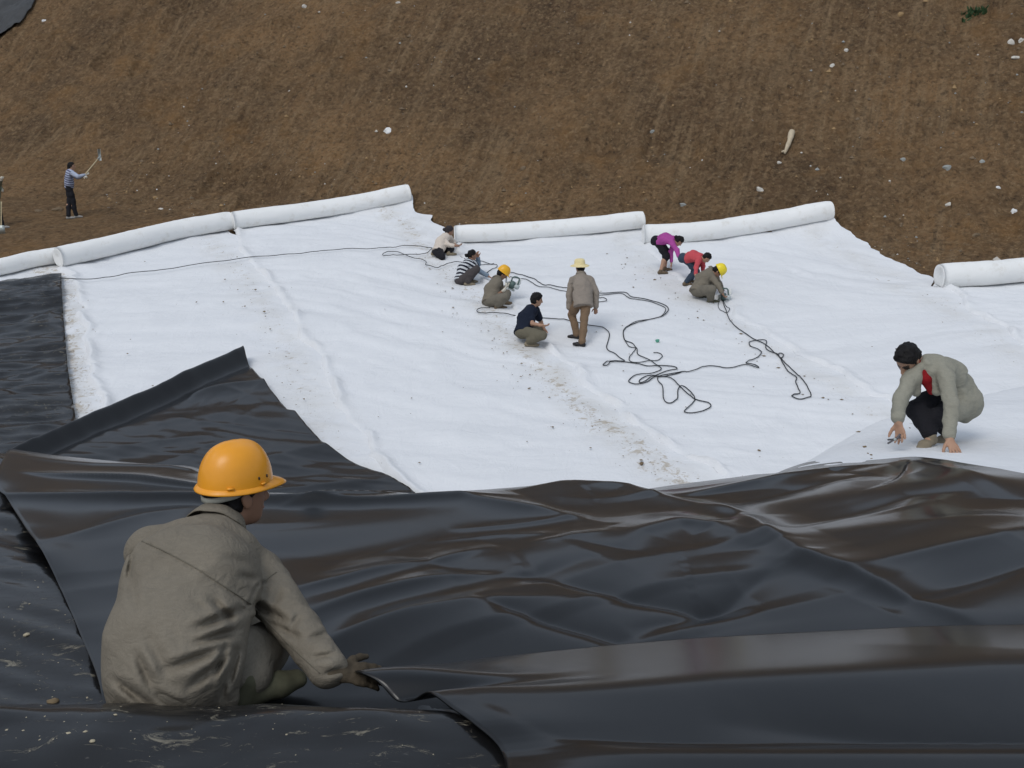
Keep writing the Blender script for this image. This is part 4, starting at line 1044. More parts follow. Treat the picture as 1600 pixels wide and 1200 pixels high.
PEOPLE = [
 dict(label='person in orange hard hat and grey work clothes squatting to lift the liner edge', h=1.70, res=.0075, bres=.0045, jres=.0055, yaw=62, syaw=24, sroll=-.30,
      footR=(392, 1112, 3.36), footL=(330, 1085, 3.62), pelvis=(274, 1035), pdz=-.22, neck=(335, 832, 1), torso=.55, head=(372, 772, 1), face=(48, 6, 5), hunch=.06,
      shL=(226, 866, 1), shR=(405, 900, -1), shw=.20, elL=(330, 960, 1), wrL=(420, 1010, 1), elR=(474, 1004, -1), wrR=(538, 1078, -1), ikR=(543, 1085, 3.15, (.5, -.6, -.25)), arm=1.08, sleeve=.90, sw=1.22, cuffw=.052,
      hands={'R': dict(d=(.9, .25, -.22), n=(0, .45, -.85), thumb=(.55, .8, .05), curl=.22)}, glove=M_GLOVE, knR=(414, 1012, 1), knL=(350, 985, 1), kspread=.2, toeR=52, toeL=50,
      jacket=M_GREYJ, trouser=M_GREYT, shoe=M_GREENSH, helmet=M_ORANGEH, helmdetail=True, helmscale=1.0, hair='helmet', collar=True, loose=1.2, jlen=.02, jcut=False, jdisp=fg_disp, jextra=fg_extra, tfit=1.1, hem=.86),
 dict(label='person in open khaki jacket and red shirt crouching with pliers on the white slope', h=1.70, res=.0075, bres=.006, jres=.006, yaw=222, footR=(1452, 696), footL=(1478, 688), pelvis=(1492, 622), pdz=.14, neck=(1452, 568, -1), torso=.52, head=(1418, 562, -1), face=(226, 46, 0), hunch=.07,
      shR=(1424, 588, -1), shL=(1476, 588, -1), elR=(1406, 625, -1), wrR=(1403, 655, -1), elL=(1487, 634, -1), wrL=(1482, 682, -1), sleeve=.93, sw=.92, cuffw=.05,
      hands={'R': dict(d=(.15, -.35, -.9), n=(-.7, -.7, 0), thumb=(-.9, .3, .0), curl=.18, spread=.5), 'L': dict(d=(.15, -.75, -.55), n=(0, .5, -.85), thumb=(-.8, -.2, -.2), curl=.15, spread=.6)},
      knR=(1432, 640, -1), knL=(1464, 652, -1), toeR=222, toeL=215, skin=M_SKIN, jacket=M_KHAKI, trouser=M_BLACKT, shoe=M_TANSHOE, hair='full', foff=-.01, loose=.96, jlen=.10, jcut=False, hem=.88, tfit=1.0,
      jextra=khaki_extra, extra=khaki_shirt),
 dict(label='person in straw hat, taupe jacket and brown trousers standing with back turned', h=1.55, yaw=-28, footL=(901, 529), footR=(909, 541), pelvis=(911, 468), neck=(908, 430, 1), head=(906, 418, 1), face=(-25, 6), hunch=.02, torso=.51,
      shL=(893, 440, 1), shR=(926, 440, -1), elL=(889, 464, 1), wrL=(890, 482, 1), elR=(933, 462, -1), wrR=(931, 479, 1), shw=.185, sleeve=1.0, sw=1.15, cuffw=.05,
      jacket=M_TAUPE, trouser=M_BROWNT, shoe=M_BLACKSH, strawhat=M_STRAW, hair='short', collar=True, loose=1.18, jlen=.13, toeL=-70, toeR=-65, tfit=1.02, hem=.97, cuff=.07, kspread=0),
 dict(label='person with black hair in navy shirt squatting nearest on the white panel', h=1.70, yaw=75, footR=(826, 541), footL=(822, 533), pelvis=(817, 517), pdz=.03, neck=(831, 481, 1), head=(839, 468, 1), face=(80, 12), hunch=.05,
      shR=(828, 487, -1), shL=(836, 484, 1), elR=(832, 506, -1), wrR=(844, 508, -1), elL=(845, 503, 1), wrL=(849, 511, -1), sleeve=.33, sw=1.05, hands={'L': dict(d=(.3, 0, -1)), 'R': dict(d=(1, 0, -.1))},
      knR=(847, 524, -1), knL=(842, 515, 1), heelL=.06, toeR=95, toeL=95, skin=M_SKIN, jacket=M_NAVY, jname='shirt', trouser=M_OLIVET, shoe=M_TANSHOE, hair='full', loose=1.08, jlen=.04, tfit=1.12),
 dict(label='person in yellow hard hat holding a sewing machine up in both gloved hands', h=1.66, yaw=68, footR=(778, 483), footL=(786, 476), pelvis=(766, 469), pdz=.03, neck=(776, 437, 1), head=(785, 428, 1), face=(80, 38), hunch=.05,
      shR=(770, 444, -1), shL=(780, 441, 1), elR=(775, 463, -1), wrR=(788, 453, -1), elL=(784, 455, 1), wrL=(790, 447, 1), sleeve=.33, hands={'R': dict(d=(.5, 0, .85), curl=.6), 'L': dict(d=(.6, -.2, .6), curl=.6)}, glove=M_WGLOVE,
      knR=(790, 464, -1), knL=(792, 459, 1), toeR=85, toeL=80, jacket=M_GREYJ, trouser=M_GREYT, shoe=M_BROWNSH, helmet=M_YELLOWH, hair='helmet', collar=True, loose=1.1, jlen=.05, tfit=1.15, hem=.96),
 dict(label='person in navy and white striped top with hair bun squatting, one hand at the face', h=1.56, yaw=72, footR=(730, 446), footL=(734, 442), pelvis=(720, 436), pdz=.03, neck=(733, 408, 1), head=(738, 399, 1), face=(75, 5), hunch=.05,
      shR=(731, 413, -1), shL=(740, 411, 1), elR=(748, 423, -1), wrR=(762, 431, -1), elL=(748, 413, 1), wrL=(747, 403, -1), sleeve=.95, hands={'L': dict(d=(-.2, 0, 1), curl=.5)}, knR=(744, 421, -1), knL=(746, 418, 1), toeR=85, toeL=85,
      jacket=[M_WHITE, M_NAVYS, M_BLUESL], jname='top', jmat=lambda J: stripes(J, .042, sleeve=.62), trouser=M_DGREYT, shoe=M_TANSHOE, hair='bun', loose=1.05, jlen=.05, tfit=1.15),
 dict(label='person in cream shirt and dark headscarf kneeling at the roll end', h=1.56, yaw=72, footR=(678, 402), footL=(702, 399), pelvis=(685, 391), pdz=.02, neck=(697, 368, 1), head=(702, 361, 1), face=(72, 22), hunch=.04,
      shR=(693, 373, -1), shL=(702, 371, 1), elR=(701, 383, -1), wrR=(712, 384, -1), elL=(709, 378, 1), wrL=(711, 382, -1), sleeve=.8, hands={'R': dict(d=(1, 0, .1)), 'L': dict(d=(.8, -.3, -.5))}, knR=(691, 402, -1), knL=(705, 389, 1), toeR=80, toeL=80, heelR=.05,
      jacket=M_CREAM, jname='shirt', trouser=M_BLACKT, shoe=M_TANSHOE, hair='bun', hairmat=mat('headscarf', (.035, .03, .032), .9), loose=1.08, jlen=.05),
 dict(label='person in purple top and black knee-length trousers bending down in front of a roll', h=1.46, yaw=80, footR=(1032, 428), footL=(1039, 423), pelvis=(1026, 376), pdz=0, neck=(1053, 375, -1), head=(1061, 377, -1), face=(85, 55), hunch=.05,
      shR=(1050, 380, -1), shL=(1055, 377, 1), elR=(1058, 391, -1), wrR=(1061, 402, -1), elL=(1046, 398, 1), wrL=(1049, 410, -1), sleeve=.9, kspread=.06, toeR=85, toeL=85, skin=M_SKIN,
      jacket=M_PURPLE, jname='top', trouser=M_BLACKT, shoe=M_BROWNSH, hair='bun', loose=1.02, jlen=-.10, hem=.14, tfit=1.12, cuff=.08),
 dict(label='person in red top and blue jeans bending down between two coworkers', h=1.40, yaw=78, footR=(1071, 446), footL=(1079, 442), pelvis=(1069, 403), pdz=0, neck=(1096, 402, -1), head=(1104, 403, -1), face=(85, 58), hunch=.05,
      shR=(1092, 406, -1), shL=(1098, 404, 1), elR=(1088, 418, -1), wrR=(1087, 429, -1), elL=(1098, 415, 1), wrL=(1099, 427, -1), sleeve=.9, kspread=.06, toeR=85, toeL=85, skin=M_SKIN,
      jacket=M_REDTOP, jname='top', trouser=M_JEANS, shoe=M_BROWNSH, hair='short', loose=1.0, jlen=-.12),
 dict(label='person in lemon yellow hard hat and grey work clothes squatting over a sewing machine', h=1.66, yaw=78, footR=(1110, 474), footL=(1100, 466), pelvis=(1091, 453), pdz=.02, neck=(1111, 423, 1), head=(1121, 424, -1), face=(95, 62), hunch=.06,
      shR=(1110, 431, -1), shL=(1115, 427, 1), elR=(1122, 446, -1), wrR=(1128, 457, -1), elL=(1124, 444, 1), wrL=(1130, 457, 1), sleeve=.95, hands={'R': dict(d=(.5, 0, -.8), curl=.6), 'L': dict(d=(.5, -.2, -.7), curl=.6)},
      knR=(1112, 452, -1), knL=(1114, 447, 1), toeR=88, toeL=88, jacket=M_GREYJ, trouser=M_GREYT, shoe=M_GREENSH, helmet=M_LEMONH, hair='helmet', collar=True, loose=1.12, jlen=.06, tfit=1.15),
 dict(label='person in pale striped top and black trousers swinging a hoe on the earth bank', h=1.50, onearth=True, yaw=70, footL=(107, 338), footR=(119, 336), pelvis=(108, 292), neck=(109, 267, -1), head=(112, 260, 1), face=(75, 0), hunch=.01,
      shR=(112, 270, -1), shL=(108, 270, 1), elR=(122, 276, -1), wrR=(133, 273, 1), elL=(121, 277, 1), wrL=(130, 276, -1), sleeve=.9, hands={'R': dict(curl=.7), 'L': dict(curl=.7)}, glove=M_WGLOVE, kspread=.05, toeR=70, toeL=75, skin=M_SKIN,
      jacket=[M_PALEBL, M_MAUVE, M_PALEBL], jname='top', jmat=lambda J: stripes(J, .03, sleeve=.1), trouser=M_BLACKT, shoe=M_GREYSH, hair='long', loose=1.02, jlen=.0, tfit=1.0, hem=.97),
 dict(label='person at the left photo edge, mostly out of view, holding a tool handle', h=1.56, onearth=True, yaw=80, footL=(-7, 353), footR=(4, 352), pelvis=(-7, 305), neck=(-11, 276, -1), head=(-10, 268, 1), face=(80, 15), hunch=.02,
      elR=(-1, 289, -1), wrR=(2, 282, -1), elL=(-2, 292, 1), wrL=(3, 296, -1), sleeve=.95, hands={'R': dict(curl=.7), 'L': dict(curl=.7)}, glove=M_WGLOVE, kspread=.05, toeR=80, toeL=80,
      jacket=cloth('olive_jacket', (.16, .165, .12)), trouser=M_BLACKT, shoe=M_GREYSH, hair='short', loose=1.05, jlen=.04, hem=.97),
]
FIG = [person(p) for p in PEOPLE]
M_SEAM = cloth('seam_thread', (.15, .135, .105))
seam(FIG[0], [(222, 846), (250, 858), (300, 884), (350, 916), (392, 944)], 'yoke_seam', M_SEAM)
seam(FIG[0], [(395, 944), (404, 922), (418, 905), (432, 894)], 'armhole_seam', M_SEAM)
seam(FIG[0], [(398, 950), (430, 985), (465, 1020), (500, 1052)], 'sleeve_seam', M_SEAM, .0018)

# ------------------------------------------------------------------ tools
M_STEEL = mat('worn_steel', (.42, .45, .43), .45, .5, .2, 20, metal=.6); M_TEAL = mat('machine_green', (.10, .15, .14), .5, .4); M_MGREY = mat('machine_grey', (.45, .50, .50), .45, .4); M_WOOD = mat('pale_wood', (.50, .42, .27), .8, .2, .2, 30); M_THREAD = mat('thread', (.72, .73, .70), .9)
M_CABLE = mat('black_cable', (.022, .024, .026), .55, .35)
def sewing_machine(c, A, label, s=1.0):
    """hand-held closing machine: housing, motor, arched handle, needle arm, foot plate, thread cone"""
    X, Y, Z = [np.asarray(v, float) for v in A]; P = lambda x, y, z: c + (X * x + Y * y + Z * z) * s
    r = empty('sewing_machine', tuple(c), label, 'sewing machine')
    v, f = box_mesh(P(0, 0, .10), A, np.array([.055, .040, .075]) * s, .35); mesh_obj('housing', v, f, M_TEAL, r)
    v, f = tube([P(.04, 0, .10), P(.06, 0, .10), P(.13, 0, .10), P(.15, 0, .10)], np.array([.03, .05, .05, .035]) * s, 18); mesh_obj('motor', v, f, M_MGREY, r)
    v, f = tube(catmull([P(-.05, 0, .16), P(-.045, 0, .24), P(.0, 0, .275), P(.08, 0, .265), P(.10, 0, .15)], 5), .015 * s, 10); mesh_obj('handle', v, f, M_TEAL, r)
    v, f = tube([P(-.05, 0, .13), P(-.095, 0, .12), P(-.10, 0, .02)], .018 * s, 10); mesh_obj('needle_arm', v, f, M_STEEL, r)
    v, f = box_mesh(P(-.02, 0, .012), A, np.array([.11, .05, .010]) * s, .3); mesh_obj('foot_plate', v, f, M_STEEL, r)
    v, f = tube([P(.11, .05, .15), P(.11, .05, .17), P(.11, .05, .27), P(.11, .05, .275)], np.array([.042, .045, .02, .012]) * s, 16); mesh_obj('thread_cone', v, f, M_THREAD, r)
    return r
J5, J10, J11, J2 = FIG[4], FIG[9], FIG[10], FIG[1]
m5 = .5 * (J5['wL'] + J5['wR']) + np.array([.10, -.02, -.02])
sewing_machine(m5, (nrm((.75, 0, -.35)), np.array([0, 1., 0]), nrm((.35, 0, .75))), 'grey green hand sewing machine held up by the yellow hard hat worker', 1.0)
c10 = ground_at(1130, 471, .06)
sewing_machine(c10 + np.array([0, 0, .0]), (nrm((.8, -.5, 0)), nrm((.5, .8, 0)), np.array([0, 0, 1.])), 'grey green hand sewing machine standing on the seam under the lemon hard hat worker', .95)
# hoe
dh = depth_of(J11['wR']); h0, h1 = J11['wR'] + (J11['wR'] - at(156, 247, dh + .1)) * .25, at(155, 246, dh + .1)
hoe = empty('hoe', tuple(h0), 'hoe with pale wooden handle and grey blade raised by the person on the earth bank', 'hoe')
v, f = tube(np.linspace(h0, h1, 8), .017, 8); mesh_obj('handle', v, f, M_WOOD, hoe)
bt, bb = at(154.5, 233, dh + .05), at(156.5, 251, dh + .12); ax = nrm(bt - bb); sd = nrm(np.cross(ax, FWD)); nn = np.cross(ax, sd)
v, f = box_mesh((bt + bb) / 2, np.array([nrm(sd * .75 + nn * .65), np.cross(ax, nrm(sd * .75 + nn * .65)), ax]), (.034, .006, np.linalg.norm(bt - bb) / 2), .3); mesh_obj('blade', v, f, M_STEEL, hoe)
v, f = tube([h1 - nrm(h1 - h0) * .06, h1 + nrm(h1 - h0) * .05], .026, 10); mesh_obj('socket', v, f, M_STEEL, hoe)
d12 = depth_of(FIG[11]['wR']); t0, t1 = at(2, 358, d12 - .1), at(2, 315, d12 - .1)
sh = empty('shovel', tuple(t0), 'long pale wooden tool handle held by the person at the left photo edge', 'shovel')
v, f = tube(np.linspace(t0, t1, 10), .018, 8); mesh_obj('handle', v, f, M_WOOD, sh)
v, f = box_mesh(t0 + np.array([0, 0, -.02]), np.array([[1, 0, 0], [0, 1, 0], [0, 0, 1.]]), (.09, .008, .12), .3); mesh_obj('blade', v, f, M_STEEL, sh)
# pliers in the crouching man's right hand
dw = depth_of(J2['wR']) - .06; pv = at(1398, 686.5, dw)
pl = empty('pliers', tuple(pv), 'open pliers with dark handles in the crouching khaki jacket person\'s hand', 'pliers')
for sg in (-1, 1):
    tip = at(1387, 690 + sg * 3.0, dw); tail = at(1407, 681 - sg * 2.5, dw)
    v, f = tube(catmull([tip, tip * .4 + pv * .6, pv, pv * .5 + tail * .5 + np.array([0, 0, -sg * .004]), tail], 4), np.array([.007] * 8 + [.009] * 9), 8); mesh_obj('plier_arm', v, f, mat('plier_steel', (.09, .085, .09), .4, .5, metal=.5), pl)
v, f = tube([pv - FWD * .012, pv + FWD * .012], .011, 10); mesh_obj('pivot', v, f, M_STEEL, pl)

# ------------------------------------------------------------------ cables
def cable(px, label, rad=.0085, name='cable', dz=0):
    W = np.array([ground_at(a, b, .07) for a, b in px]); Q = catmull(W, 7)
    Q[:, 2] = T(Q[:, 0], Q[:, 1]) + .02 + .016 * 3 + cloth_wr(Q[:, 0], Q[:, 1]) + rad + .012 + dz + .006 * noise2(Q[:, 0] * 5, Q[:, 1] * 5, 3)
    v, f = tube(Q, rad, 6); o = mesh_obj(name, v, f, M_CABLE); own_origin(o, Q[0]); return tag(o, label, 'cable', 'black power cables on the white panels')
CA = [(936, 460), (974, 456), (988, 464), (1012, 469), (1035, 477), (1044, 484), (1040, 493), (1026, 500), (1004, 506), (983, 511), (974, 521), (977, 533), (989, 537), (995, 546), (997, 554), (1014, 562), (1033, 575), (1023, 582), (995, 590), (982, 598), (993, 604), (1009, 601), (1028, 591), (1042, 590), (1054, 599), (1064, 611), (1086, 629), (1107, 636), (1108, 642), (1083, 648), (1069, 644), (1085, 631), (1080, 619), (1066, 608), (1059, 614), (1058, 627), (1047, 632), (1037, 627), (1035, 608), (1028, 594), (1058, 583), (1066, 580)]
cable([(790, 458), (793, 431), (811, 431), (828, 436), (849, 446), (860, 446), (884, 451), (908, 456)] + CA, 'thicker black cable looping in big bights at the centre of the tangle')
cable([(797, 435), (825, 441), (842, 449), (860, 450), (884, 457), (910, 461), (936, 463), (970, 458), (986, 467), (1010, 471), (1032, 479), (1040, 485), (1034, 496), (1016, 503), (990, 507), (976, 516), (974, 528), (982, 540), (993, 545), (987, 553), (983, 561), (992, 565), (1019, 563), (1034, 558), (1033, 553), (1027, 551), (1021, 551)], 'thinner black cable running beside the looping cable and ending in a small hook', .0075)
cable([(936, 473), (945, 472), (948, 468), (943, 465), (936, 466)], 'short black cable loop beside the straw hat person\'s right hand', .0075)
cable([(766, 482), (748, 484), (746, 489), (757, 491), (772, 491), (790, 491), (806, 496), (839, 499), (860, 501), (890, 505), (919, 511), (940, 515), (952, 525), (948, 542), (962, 554), (976, 563), (960, 563), (948, 566), (942, 571), (948, 572), (960, 564), (995, 567), (1014, 571), (1035, 570), (1054, 571), (1057, 576), (1040, 580), (1018, 590), (1000, 597), (1003, 601), (1030, 588), (1066, 580), (1076, 580), (1102, 572), (1121, 571), (1137, 573), (1166, 570), (1185, 574), (1180, 570), (1166, 568), (1170, 565), (1185, 559), (1189, 549), (1173, 541), (1171, 536), (1182, 534), (1197, 535), (1197, 544), (1213, 553), (1219, 563), (1231, 580), (1244, 592), (1243, 601), (1250, 616), (1240, 619)], 'black cable from the squatting worker across the tangle to the knot at right')
cable([(1128, 470), (1135, 488), (1142, 503), (1161, 521), (1182, 534), (1204, 544), (1219, 562), (1224, 556), (1219, 551), (1216, 557), (1221, 564), (1237, 578), (1254, 597), (1266, 616), (1264, 626), (1249, 630), (1237, 625), (1240, 619), (1247, 618)], 'black cable running down right from the lemon hard hat worker, ending in a hook')
cable([(1124, 472), (1122, 478), (1124, 484), (1130, 488), (1136, 489), (1140, 484), (1135, 480), (1130, 472)], 'thin black thread looped below the standing sewing machine', .006)
cable([(60, 441), (100, 438), (150, 438), (200, 431), (250, 425), (330, 415), (400, 405), (470, 399), (530, 394), (600, 391), (625, 388), (655, 389), (673, 391), (674, 394), (662, 399), (641, 400), (606, 403), (598, 402), (603, 397), (620, 395), (631, 400), (643, 405), (659, 409), (666, 412), (665, 417), (671, 418), (683, 421), (695, 417), (709, 413), (722, 414)], 'long straight black cable from the dirty liner to the loops beside the kneeling person', dz=.02)
cable([(742, 404), (750, 408), (765, 415), (776, 416), (775, 421), (766, 425), (760, 429), (752, 424), (748, 418), (760, 417), (772, 414)], 'black cable coils between the striped top person and the yellow hard hat worker', .0075)
# ------------------------------------------------------------------ stones, mud, scraps
M_ST = [mat('pale_stone', (.55, .52, .46), .9, .2, .15, 12, .3), mat('grey_stone', (.30, .31, .29), .9, .2, .15, 12, .3), mat('ochre_stone', (.30, .20, .10), .9, .2, .2, 12, .3), mat('brown_stone', (.17, .125, .08), .9, .2, .2, 12, .3), mat('white_stone', (.74, .74, .72), .9, .2, .1, 12, .2)]
def rock_mesh(c, r3, seed, rot=0.0, sub=2):
    bm = bmesh.new(); bmesh.ops.create_icosphere(bm, subdivisions=sub, radius=1.0); V = np.array([v.co[:] for v in bm.verts]); bm.verts.index_update(); F = [[v.index for v in f.verts] for f in bm.faces]; bm.free()
    d = 1 + .35 * noise3(V[:, 0] * 1.3 + seed, V[:, 1] * 1.3, V[:, 2] * 1.3) + .15 * noise3(V[:, 0] * 3, V[:, 1] * 3 + seed, V[:, 2] * 3)
    V = V * d[:, None] * np.asarray(r3); cs, sn = math.cos(rot), math.sin(rot)
    V = np.stack([V[:, 0] * cs - V[:, 2] * sn, V[:, 1], V[:, 0] * sn + V[:, 2] * cs], 1)
    return V + c, F
_dh = ground_disp
def hill_at(px, py):
    p = ground_at(px, py, 0.0)
    for _ in range(3):
        dz = float(_dh(np.array([p[0]]), np.array([p[1]]))[0]) - .02; p = ground_at(px, py, dz)
    return p
ROCKS = [(607, 205, 12, 11, 4, 'white rock on the earth bank above the highest roll'), (1300, 103, 8, 13, 0, 'pale upright rock high on the earth bank right of centre'), (1189, 297, 10, 15, 0, 'cream coloured rock on the bank above the bent roll'),
         (1584, 331, 9, 10, 4, 'bright white rock on the bank above the right edge roll'), (1560, 293, 8, 6, 4, 'small white rock just above the bright white rock at right'), (1484, 320, 14, 7, 0, 'flat cream rock on the bank left of the bright white rock'),
         (1412, 249, 8, 10, 1, 'small grey rock on the bank above the flat cream rock'), (1479, 263, 15, 11, 1, 'largest grey rock on the right of the earth bank'), (1536, 253, 11, 8, 1, 'grey rock right of the largest grey rock'), (1068, 320, 11, 8, 1, 'grey rock just above the purple-topped person'),
         (1580, 66, 10, 13, 0, 'left of two pale rocks near the top right corner'), (1597, 63, 9, 9, 0, 'right of two pale rocks near the top right corner'), (1588, 90, 14, 5, 0, 'flat pale rock below the two pale rocks at top right'), (622, 4, 9, 5, 0, 'pale rock at the top photo edge left of centre'), (475, 10, 8, 6, 0, 'small pale rock near the top edge, left part of bank'),
         (69, 33, 7, 6, 4, 'small white rock beside the grey sheet at top left'), (251, 327, 9, 5, 0, 'pale flat stone on the earth above the second roll'), (230, 308, 9, 7, 2, 'ochre stone on the bank right of the hoe person'), (244, 309, 10, 6, 2, 'ochre stone just right of another ochre stone, bank foot'),
         (88, 328, 20, 8, 3, 'flat brown rock behind the hoe person\'s feet'), (1408, 24, 13, 10, 2, 'reddish brown rock high on the bank, upper right'), (1322, 78, 7, 6, 0, 'small pale rock on the bank above the pale upright rock'), (818, 264, 10, 8, 3, 'brown rock on the bank above the centre roll'), (505, 318, 9, 6, 3, 'brown stone behind the highest roll'),
         (1525, 368, 12, 9, 3, 'dark brown rock on the bank above the right edge roll end'), (60, 330, 12, 6, 3, 'brown rock left of the hoe person, at the bank foot'), (1218, 255, 9, 7, 0, 'pale pebble below the pale root stick'), (1340, 186, 7, 6, 3, 'small brown rock in the middle of the right bank'), (1020, 545 - 340, 7, 6, 1, 'small grey rock on the bank above the purple-topped person, higher up')]
for i, (px, py, w, h_, mi, lab) in enumerate(ROCKS):
    p = hill_at(px, py); k = depth_of(p) / FPX; p = p - np.array([0, -.3, .55]) * h_ * k * .3
    v, f = rock_mesh(p, (w * .55 * k, .4 * (w + h_) * .55 * k, h_ * .6 * k), i * 3.7, random.Random(i).uniform(-.5, .5)); o = mesh_obj('rock', v, f, M_ST[mi], smooth=False); own_origin(o, p); tag(o, lab, 'rock', 'rocks on the earth bank')
# pale root / stick on the bank
a, b, c = hill_at(1237, 207), hill_at(1232, 224), hill_at(1225, 242)
off = np.array([0, -.05, .04]); v, f = tube(catmull([a + off, b + off * 1.2, c + off], 5), np.array([.075, .09, .085, .08, .07, .06, .065, .055, .05, .04, .03]), 8)
br = tube([b * .3 + c * .7 + off, hill_at(1220, 240) + off], .025, 6); v, f = joinm([(v, f), br])
v = v + .02 * noise3(v[:, 0] * 8, v[:, 1] * 8, v[:, 2] * 8)[:, None]
o = mesh_obj('root', v, f, mat('pale_root', (.50, .42, .30), .9, .2, .25, 14, .4)); own_origin(o, b); tag(o, 'pale forked root lying on the right part of the earth bank', 'root')
# countless small stones of the bank
rs = np.random.RandomState(5); N = 14000
sx = rs.uniform(-22, 20, N * 2); ss = 24.5 + 19 * rs.rand(N * 2) ** 1.1
sa = sx; X = sa * HC + ss * HS; Y = -sa * HS + ss * HC
keep = np.ones(len(X), bool)
for p in PANEL_POLYS: keep &= ~inside(p, X, Y)
keep &= (np.abs(X) < .52 * Y + 2); dens = fbm2(X * .35, Y * .35, 55, 3); keep &= rs.rand(len(X)) < np.clip(.45 + .6 * dens, .08, 1)
X, Y = X[keep][:N], Y[keep][:N]; n = len(X)
Zs = T(X, Y) + ground_disp(X, Y) - .02
r = np.clip(.014 * np.exp(rs.randn(n) * .65), .008, .085)
base = np.array([(1, 0, 0), (-1, 0, 0), (0, 1, 0), (0, -1, 0), (0, 0, 1), (0, 0, -1)], float); bf = np.array([(0, 2, 4), (2, 1, 4), (1, 3, 4), (3, 0, 4), (2, 0, 5), (1, 2, 5), (3, 1, 5), (0, 3, 5)])
jit = 1 + .5 * (rs.rand(n, 6, 3) - .5); th = rs.rand(n) * 6.28
V = base[None] * jit * r[:, None, None] * np.array([1.2, 1, .9]); V = np.stack([V[..., 0] * np.cos(th)[:, None] - V[..., 1] * np.sin(th)[:, None], V[..., 0] * np.sin(th)[:, None] + V[..., 1] * np.cos(th)[:, None], V[..., 2]], -1)
V += np.stack([X, Y, Zs - r * .15], 1)[:, None]
F = (bf[None] + 6 * np.arange(n)[:, None, None]).reshape(-1, 3)
mi = np.repeat(rs.choice(5, n, p=[.05, .06, .33, .55, .01]), 8)
o = mesh_obj('small_stones', V.reshape(-1, 3), F, M_ST, smooth=False, matidx=mi); o['kind'] = 'stuff'; tag(o, 'countless small stones and clods scattered over the brown earth bank', 'stones')
# crumbs of mud on the white panels
M_MUD = mat('mud', (.19, .145, .09), .95, .1, .3, 30); M_MUDP = mat('dry_mud', (.40, .35, .25), .95, .1, .25, 40, .3)
def crumbs(name, pts, rr, m, label, zf, seed):
    rs = np.random.RandomState(seed); n = len(pts); pts = np.asarray(pts); r = rr * np.exp(rs.randn(n) * .5); jit = 1 + .6 * (rs.rand(n, 6, 3) - .5)
    V = base[None] * jit * r[:, None, None] * np.array([1.4, 1, .5]); th = rs.rand(n) * 6.28
    V = np.stack([V[..., 0] * np.cos(th)[:, None] - V[..., 1] * np.sin(th)[:, None], V[..., 0] * np.sin(th)[:, None] + V[..., 1] * np.cos(th)[:, None], V[..., 2]], -1)
    V += np.stack([pts[:, 0], pts[:, 1], zf(pts[:, 0], pts[:, 1])], 1)[:, None]
    o = mesh_obj(name, V.reshape(-1, 3), (bf[None] + 6 * np.arange(n)[:, None, None]).reshape(-1, 3), m, smooth=False); o['kind'] = 'stuff'; tag(o, label, 'mud crumbs'); return o
pts = []; rs = np.random.RandomState(11)
for sm, cnt, o0 in ((SEAM_C, 150, -.75), (SEAM_B, 90, -.7), (SEAM_D, 90, -.7), (SEAM_A, 60, -.4), (SEAM_E, 50, -.6)):
    S = resample(sm, 300)
    for _ in range(cnt):
        q = S[rs.randint(5, 260)]; pts.append((q[0] + o0 + rs.randn() * .22, q[1] + rs.randn() * .1))
for _ in range(110):
    q = ground_at(rs.uniform(200, 1550), rs.uniform(400, 740)); pts.append((q[0], q[1]))
zcl = lambda x, y: T(x, y) + .02 + .016 * 3 + cloth_wr(x, y) + .012
crumbs('mud_crumbs', pts, .009, M_MUD, 'small crumbs of brown mud scattered on the white panels', zcl, 3)
pts = []
for _ in range(70):
    q = ground_at(rs.uniform(0, 140), rs.uniform(860, 1190)); pts.append((q[0], q[1]))
for _ in range(30):
    q = ground_at(rs.uniform(0, 680), rs.uniform(1115, 1195)); pts.append((q[0], q[1]))
znl = lambda x, y: T(x, y) + .012 + dirty_near(x, y) + near_ridge(x, y) + .002
crumbs('mud_crumbs', pts, .0018, M_MUDP, 'small crumbs of dry mud on the dirty liner in the foreground', znl, 4)
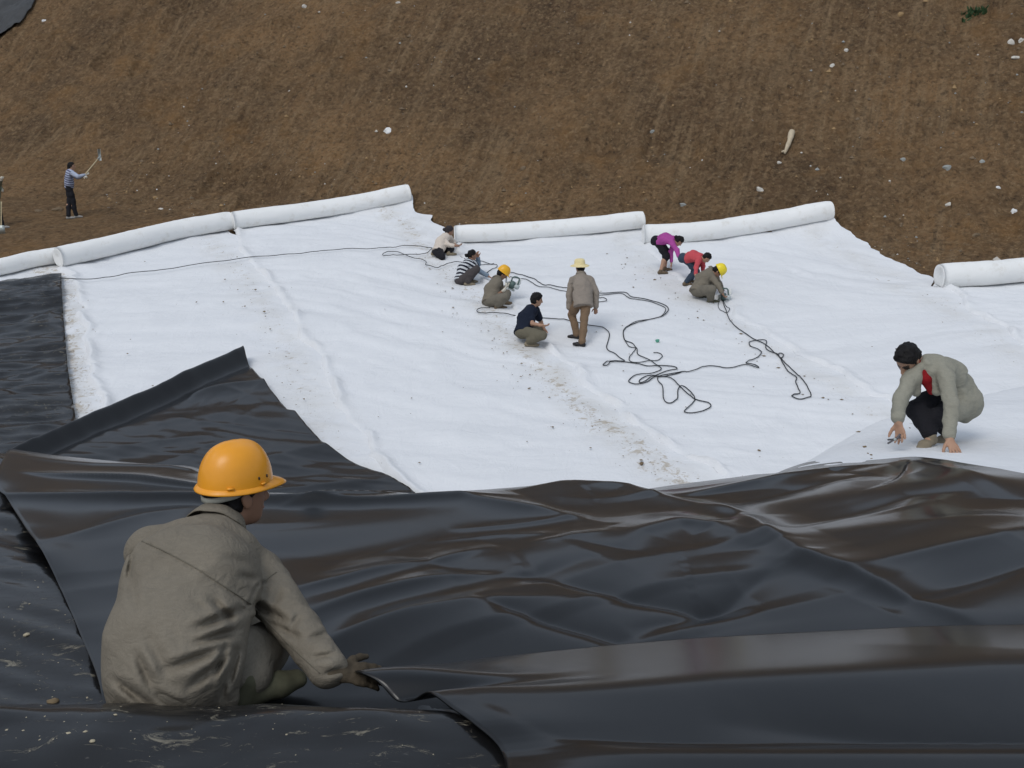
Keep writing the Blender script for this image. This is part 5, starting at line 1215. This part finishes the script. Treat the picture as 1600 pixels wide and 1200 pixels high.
for px, py, w, m, lab in ((85, 1112, 22, M_MUD, 'brown mud lump on the foreground liner fold near the left edge'), (147, 1176, 9, M_MUDP, 'pale pebble on the foreground liner, bottom left'), (44, 1008, 12, M_MUDP, 'pale mud lump on the dirty liner at the left edge')):
    q = ground_at(px, py); k = depth_of(q) / FPX; q[2] = float(znl(q[0], q[1])); v, f = rock_mesh(q, (w * .5 * k, w * .35 * k, w * .25 * k), px * .1); o = mesh_obj('mud_lump', v, f, m); own_origin(o, q); tag(o, lab, 'mud lump')
q = ground_at(1002, 735); q[2] = float(zcl(q[0], q[1])); v, f = rock_mesh(q, (.032, .03, .024), 4); o = mesh_obj('stone', v, f, M_ST[3]); own_origin(o, q); tag(o, 'dark round stone on the white panel near the black liner crest', 'stone')
q = ground_at(1027, 540); q[2] = float(zcl(q[0], q[1])) + .02; v, f = rock_mesh(q, (.04, .03, .03), 6); o = mesh_obj('plastic_scrap', v, f, mat('green_plastic', (.10, .34, .24), .5), smooth=False); own_origin(o, q); tag(o, 'small green plastic scrap beside the tangled cables', 'scrap')
# weed tuft near the top right and grey sheet at the top left of the bank
q = hill_at(1520, 22); rs = np.random.RandomState(2); parts = []
for i in range(90):
    b0 = q + np.array([rs.uniform(-.33, .33), rs.uniform(-.12, .12), 0]); b0[2] = gsurf(b0[0], b0[1]) - .01
    d = np.array([rs.randn() * .5, rs.randn() * .5 - .3, .8]); d = nrm(d) * rs.uniform(.08, .2); sd = nrm(np.cross(d, rs.randn(3))) * .018
    parts.append((np.array([b0 - sd, b0 + sd, b0 + d * .6 + sd * 1.3, b0 + d, b0 + d * .6 - sd * 1.3]), [[0, 1, 2, 3, 4]]))
v, f = joinm(parts); o = mesh_obj('weed', v, f, mat('weed_leaf', (.035, .075, .028), .7, .3, .4, 20), smooth=False); own_origin(o, q); tag(o, 'low green weed tuft near the top right of the earth bank', 'weed')
P = coons([hill_at(-60, 95)[:2], hill_at(-60, -25)[:2]], [hill_at(-1, 62)[:2], hill_at(30, 42)[:2], hill_at(50, 18)[:2], hill_at(62, -25)[:2]], [hill_at(-60, 95)[:2], hill_at(-1, 62)[:2]], [hill_at(-60, -25)[:2], hill_at(62, -25)[:2]], 50, 50)
x, y = P[..., 0], P[..., 1]; z = T(x, y) + ground_disp(x, y) + .10 + .08 * fbm2(x * .9, y * .9, 91, 3)
build_sheet('grey_sheet', P, z, mat('grey_sheet', (.05, .052, .054), .7, .3, .4, 3), 'grey plastic sheet on the bank in the top left corner', .02)
